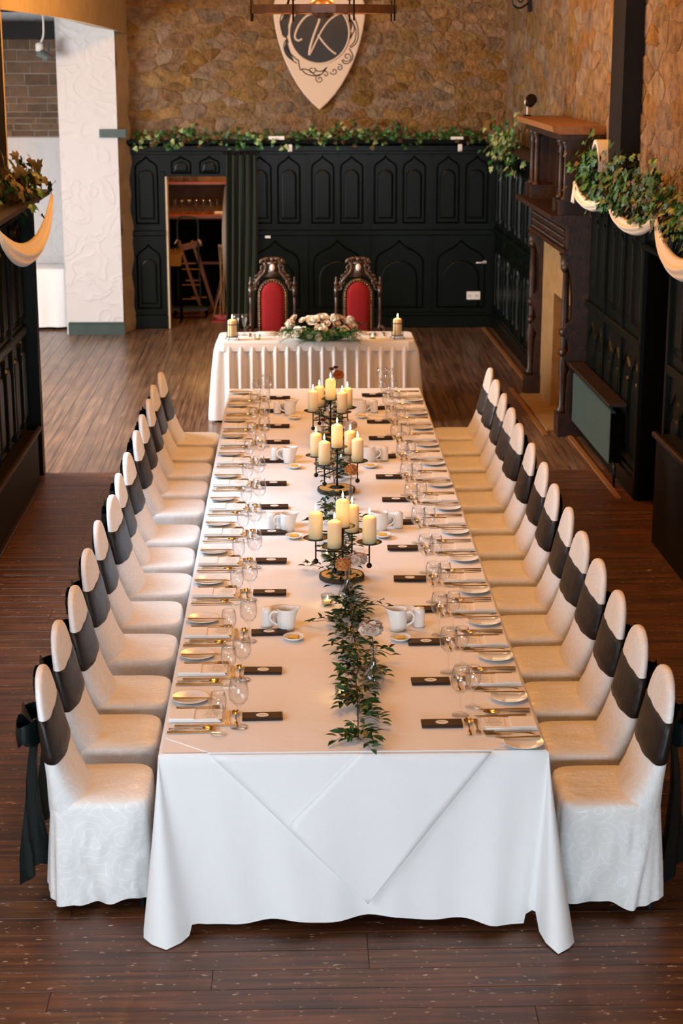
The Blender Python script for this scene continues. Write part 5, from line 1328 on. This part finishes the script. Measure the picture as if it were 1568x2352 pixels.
# ================================================================ small fixtures on the panelling
def fix(name, label, cat, a, b, M=MBk, m=M_plastic):
    return tag(obj(name, rbox(MB(), a, b, .004).mesh(name, m), None, M=M), label, cat)
sk_ = fix('power_socket', 'white double power socket low on the back panelling', 'socket', (1.865, -.034, .345), (2.03, -.0185, .445))
ps = MB()
for x in (1.905, 1.99): ps.bbox((x-.012, -.0355, .38), (x-.006, -.0342, .405)).bbox((x+.006, -.0355, .38), (x+.012, -.0342, .405))
obj('slots', ps.mesh('slots', M_ink), sk_, M=I)
for x, w in ((-.29, 'above the thrones'), (1.74, 'near the fireplace corner')):
    h = tag(obj('wall_hook', rbox(MB(), (x-.025, -.155, 2.14), (x+.025, -.1465, 2.225), .003).mesh('wall_hook', M_plastic), None, M=MBk), f'small beige clip on the back shelf edge, {w}', 'clip')
    obj('hook', MB().tube([(x, -.157, 2.15), (x, -.175, 2.145), (x, -.175, 2.165)], .004, 5).mesh('hook', M_stud), h)
fix('white_box', 'flat white device lying on the back shelf in the ivy', 'device', (-.545, -.13, SZ), (-.355, -.04, SZ+.045))
wb = fix('white_device', 'small white device on the shelf toward the corner', 'device', (1.63, -.13, SZ), (1.78, -.05, SZ+.035))
fix('thermostat', 'small beige thermostat on the back panelling beside the curtain', 'thermostat', (-.60, -.022, 1.10), (-.535, -.0335+.033, 1.165))
dh = thing('door_handle_set', 'chrome door lever in the back corner panelling', 'door handle', (2.08, YB, .80))
obj('rose', MB().lathe([(.022, 0), (.022, .01), (.001, .011)], 12, M=Matrix.Rotation(PI/2, 3, 'X')).mesh('rose', M_plastic), dh)
obj('lever', MB().tube([(0, -.01, 0), (0, -.05, 0), (-.11, -.055, .0)], .008, 6).mesh('lever', M_plastic, True), dh)

# ================================================================ curtain in the doorway
cu = thing('door_curtain', 'dark green curtain drawn to one side of the bar doorway', 'curtain', (0, 14.93, 0))
def cfn(u, v):
    z = 2.10*(1-v)+.01*v; x0 = -1.055-.03*v; x1 = -.69-.06*v+.03*math.sin(v*3)
    x = x0+(x1-x0)*u; y = -.02-.042*math.sin(u*28+v*.8+.5*math.sin(v*3))-.012*math.sin(u*61)
    return (x, y, z)
cm = obj('drape', MB().grid(cfn, 70, 16).mesh('drape', M_curtain, True), cu)
def lfn(u, v):
    z = 1.73-1.40*v; w = .075*math.sin(PI*min(1, .12+v*.88))
    return (-1.055-.012*v-w*(1-u)*.8, -.045+.06*u, z)
obj('lining', MB().grid(lfn, 4, 12).mesh('lining', M_lining, True), cu)
obj('curtain_rail', MB().tube([(-1.09, -.01, 2.125), (-.66, -.01, 2.125)], .011, 8).mesh('curtain_rail', M_iron), cu)
for k in range(6): obj('curtain_ring', MB().tube([(-1.04+.07*k, -.01+.018*math.cos(i*PI/5), 2.118+.018*math.sin(i*PI/5)) for i in range(10)], .003, 5, closed=True).mesh('curtain_ring', M_stud), cu)

# ================================================================ bar room seen through the doorway
bar = thing('bar_counter', 'polished orange-brown bar counter seen through the doorway', 'bar counter', (-1.5, 16.95, 0))
obj('counter_top', MB().prism([(-.24, 1.15), (-.26, 1.17), (-.26, 1.20), (-.23, 1.215), (.22, 1.215), (.22, 1.15)], -.88, .95, 'x').mesh('counter_top', M_barwood), bar)
obj('front_panel', MB().bbox((-.88, -.12, 0), (.95, .2, 1.15)).mesh('front_panel', M_dark), bar)
us = thing('bar_shelf', 'upper bar shelf seen through the doorway', 'shelf', (-1.5, 17.08, 1.60))
obj('board', MB().bbox((-.88, -.12, -.015), (.95, .11, .015)).mesh('board', M_barwood), us)
obj('back_rail', MB().bbox((-.88, .09, .12), (.95, .11, .15)).mesh('back_rail', M_barwood), us)
ME_bg = MB().lathe([(.001, 0), (.03, 0), (.03, .003), (.005, .01), (.005, .07), (.028, .10), (.035, .14), (.03, .185), (.029, .185), (.033, .14), (.02, .1), (.001, .085)], 12).mesh('bar_glass', M_vase, True)
k_ = 0
for k in range(8):
    x = -1.81+.091*k; k_ += 1
    tag(obj('bar_glass', ME_bg, None, (x, 16.86, 1.2155)), f'stemmed glass on the bar counter, {ORD[k+1]} from the door jamb', 'glass', 'glasses on the bar counter')
for k in range(4): tag(obj('bar_glass', ME_bg, None, (-1.79+.09*k, 17.04, 1.6155)), f'stemmed glass on the upper bar shelf, {ORD[k+1]} from the door jamb', 'glass', 'glasses on the bar shelf')
fix('price_card', 'folded white paper on the end of the bar counter', 'paper', (-1.29, 16.72, 1.216), (-1.12, 16.80, 1.25), Matrix.Identity(4), M_paper)
tr = thing('hand_truck', 'dark blue tubular hand truck standing in the bar doorway', 'hand truck', (-1.60, 15.95, 0))
obj('frame', MB().tube(smooth_path([(-.13, 0, .16), (-.13, .02, .9), (-.13, .03, 1.18), (-.09, .03, 1.255), (0, .03, 1.262), (.09, .03, 1.255), (.13, .03, 1.18), (.13, .02, .9), (.15, 0, .16)], 4), .012, 8).mesh('frame', M_bluetube, True), tr)
for z in (.22, .40, .60): obj('cross_bar', MB().tube([(-.13, .0, z), (.14, .0, z)], .008, 6).mesh('cross_bar', M_oak), tr)
obj('toe_plate', MB().bbox((-.20, -.2, .10), (.24, .03, .125)).mesh('toe_plate', M_bluetube), tr)
for s_ in (-1, 1): obj('wheel', MB().lathe([(.001, -.02), (.07, -.02), (.085, -.01), (.085, .01), (.07, .02), (.001, .02)], 18, (s_*.2+.02, .05, .0855), M=Matrix.Rotation(PI/2, 3, 'Y')).mesh('wheel', M_dark, True), tr)
for s_ in (-1, 1): obj('grip', MB().tube([(s_*.13, .02, .98), (s_*.165, -.03, .93)], .008, 6).mesh('grip', M_lining), tr)
stl = thing('wooden_stool', 'small dark stool just inside the bar doorway', 'stool', (-1.74, 15.55, 0))
obj('seat', rbox(MB(), (-.11, -.12, .66), (.09, .12, .70), .006).mesh('seat', M_dark), stl)
for sx in (-.08, .06):
    for sy in (-.09, .09): obj('leg', MB().tube([(sx, sy, .66), (sx*1.1, sy*1.1, 0)], .014, 6).mesh('leg', M_dark), stl)
bk = thing('straw_basket', 'yellow wicker basket heaped with straw on the stool', 'basket', (-1.74, 15.55, .7005))
obj('body', MB().loops([[(x*.8, y*.8, 0) for x, y in ((-.11, -.1), (.09, -.1), (.09, .1), (-.11, .1))], [(x, y, .14) for x, y in ((-.11, -.1), (.09, -.1), (.09, .1), (-.11, .1))]], cap0=True, cap1=False).mesh('body', M_wicker), bk)
obj('rim', MB().tube([(-.11, -.1, .14), (.09, -.1, .14), (.09, .1, .14), (-.11, .1, .14)], .009, 6, closed=True).mesh('rim', M_wicker), bk)
stw = MB()
for k in range(60):
    x, y = FR.uniform(-.09, .08), FR.uniform(-.08, .08); stw.tube([(x, y, .10), (x+FR.uniform(-.04, .04), y+FR.uniform(-.04, .04), .16+FR.uniform(0, .06))], .003, 3)
tag(obj('straw', stw.mesh('straw', M_wicker), bk), kind='stuff')
ld = thing('step_ladder', 'folded wooden step ladder leaning behind the hand truck', 'ladder', (-1.55, 16.2, 0))
for dx in (-.10, .07): obj('rail', MB().box((dx+.06, .05, .46), (.035, .05, .98), M=Matrix.Rotation(-.30, 3, 'Y')).mesh('rail', M_oak), ld)
for z in (.2, .42, .64): obj('tread', MB().box((.13-.30*z+.05-.06, .05, z), (.2, .06, .02)).mesh('tread', M_oak), ld)
obj('top_block', MB().box((-.02, .05, .87), (.26, .09, .07), M=Matrix.Rotation(-.25, 3, 'Y')).mesh('top_block', M_oak), ld)
ve = thing('trestle', 'reddish brown trestle legs forming a V behind the doorway', 'trestle', (-1.30, 16.3, 0))
obj('leg', MB().box((-.09, 0, .36), (.045, .045, .76), M=Matrix.Rotation(-.26, 3, 'Y')).mesh('leg', M_redw), ve)
obj('leg', MB().box((.09, 0, .36), (.045, .045, .76), M=Matrix.Rotation(.26, 3, 'Y')).mesh('leg', M_redw), ve)
obj('cross_bar', MB().bbox((-.16, -.02, .62), (.16, .02, .65)).mesh('cross_bar', M_redw), ve)
fs = thing('folding_stand', 'folded wooden rod stand leaning beside the curtain lining', 'folding stand', (-1.20, 15.75, 0))
for a, b in (((-.0, 0, .0), (.03, .05, .92)), ((.05, 0, .0), (.0, .05, .92)), ((-.09, 0, 0), (.07, .05, .60)), ((.06, .02, 0), (.05, .05, .90))): obj('rod', MB().tube([a, b], .009, 6).mesh('rod', M_oak), fs)
obj('top_bar', MB().bbox((-.01, .04, .90), (.07, .06, .93)).mesh('top_bar', M_oak), fs)
dp = thing('dustpan', 'red dustpan lying on the bar room floor by the curtain', 'dustpan', (-1.17, 15.55, 0))
obj('pan', MB().loops([[(-.1, -.12, .001), (.1, -.12, .001), (.1, .1, .001), (-.1, .1, .001)], [(-.11, -.12, .02), (.11, -.12, .02), (.11, .11, .06), (-.11, .11, .06)]], cap0=True, cap1=False).mesh('pan', M_red), dp)
obj('handle', MB().tube([(0, .1, .04), (0, .22, .07)], .012, 6).mesh('handle', M_red), dp)
# floor of the bar room
fb = struct('floor_bar', MB().bbox((-2.4, 15.2, -.02), (-.5, 17.2, -.001)), M_floor)

# ================================================================ cloth-covered side table in the alcove
al = thing('side_table', 'white cloth-covered side table standing in the alcove', 'side table', (-3.55, 15.2, 0))
obj('tabletop', MB().bbox((-.5, -.26, .70), (.5, .28, .735)).mesh('tabletop', M_oak), al)
for sx in (-.42, .42):
    for sy in (-.2, .2): obj('leg', MB().tube([(sx, sy, 0), (sx, sy, .7)], .015, 6).mesh('leg', M_iron), al)
AR, aper = rrect(.52, .29, .04, 160)
def arow(z, g, am): return [(x+nx*(g+am*math.sin(s_*30)), y+ny*(g+am*math.sin(s_*30)), z) for x, y, nx, ny, s_ in AR]
acl = obj('tablecloth', MB().loops([arow(.035, .02, .012), arow(.3, .012, .008), arow(.6, .004, .003), arow(.735, .0, 0), arow(.742, -.01, 0)]).mesh('tablecloth', M_white, True), None, (-3.55, 15.2, 0))
tag(acl, 'white floor-length cloth on the alcove side table', 'tablecloth')
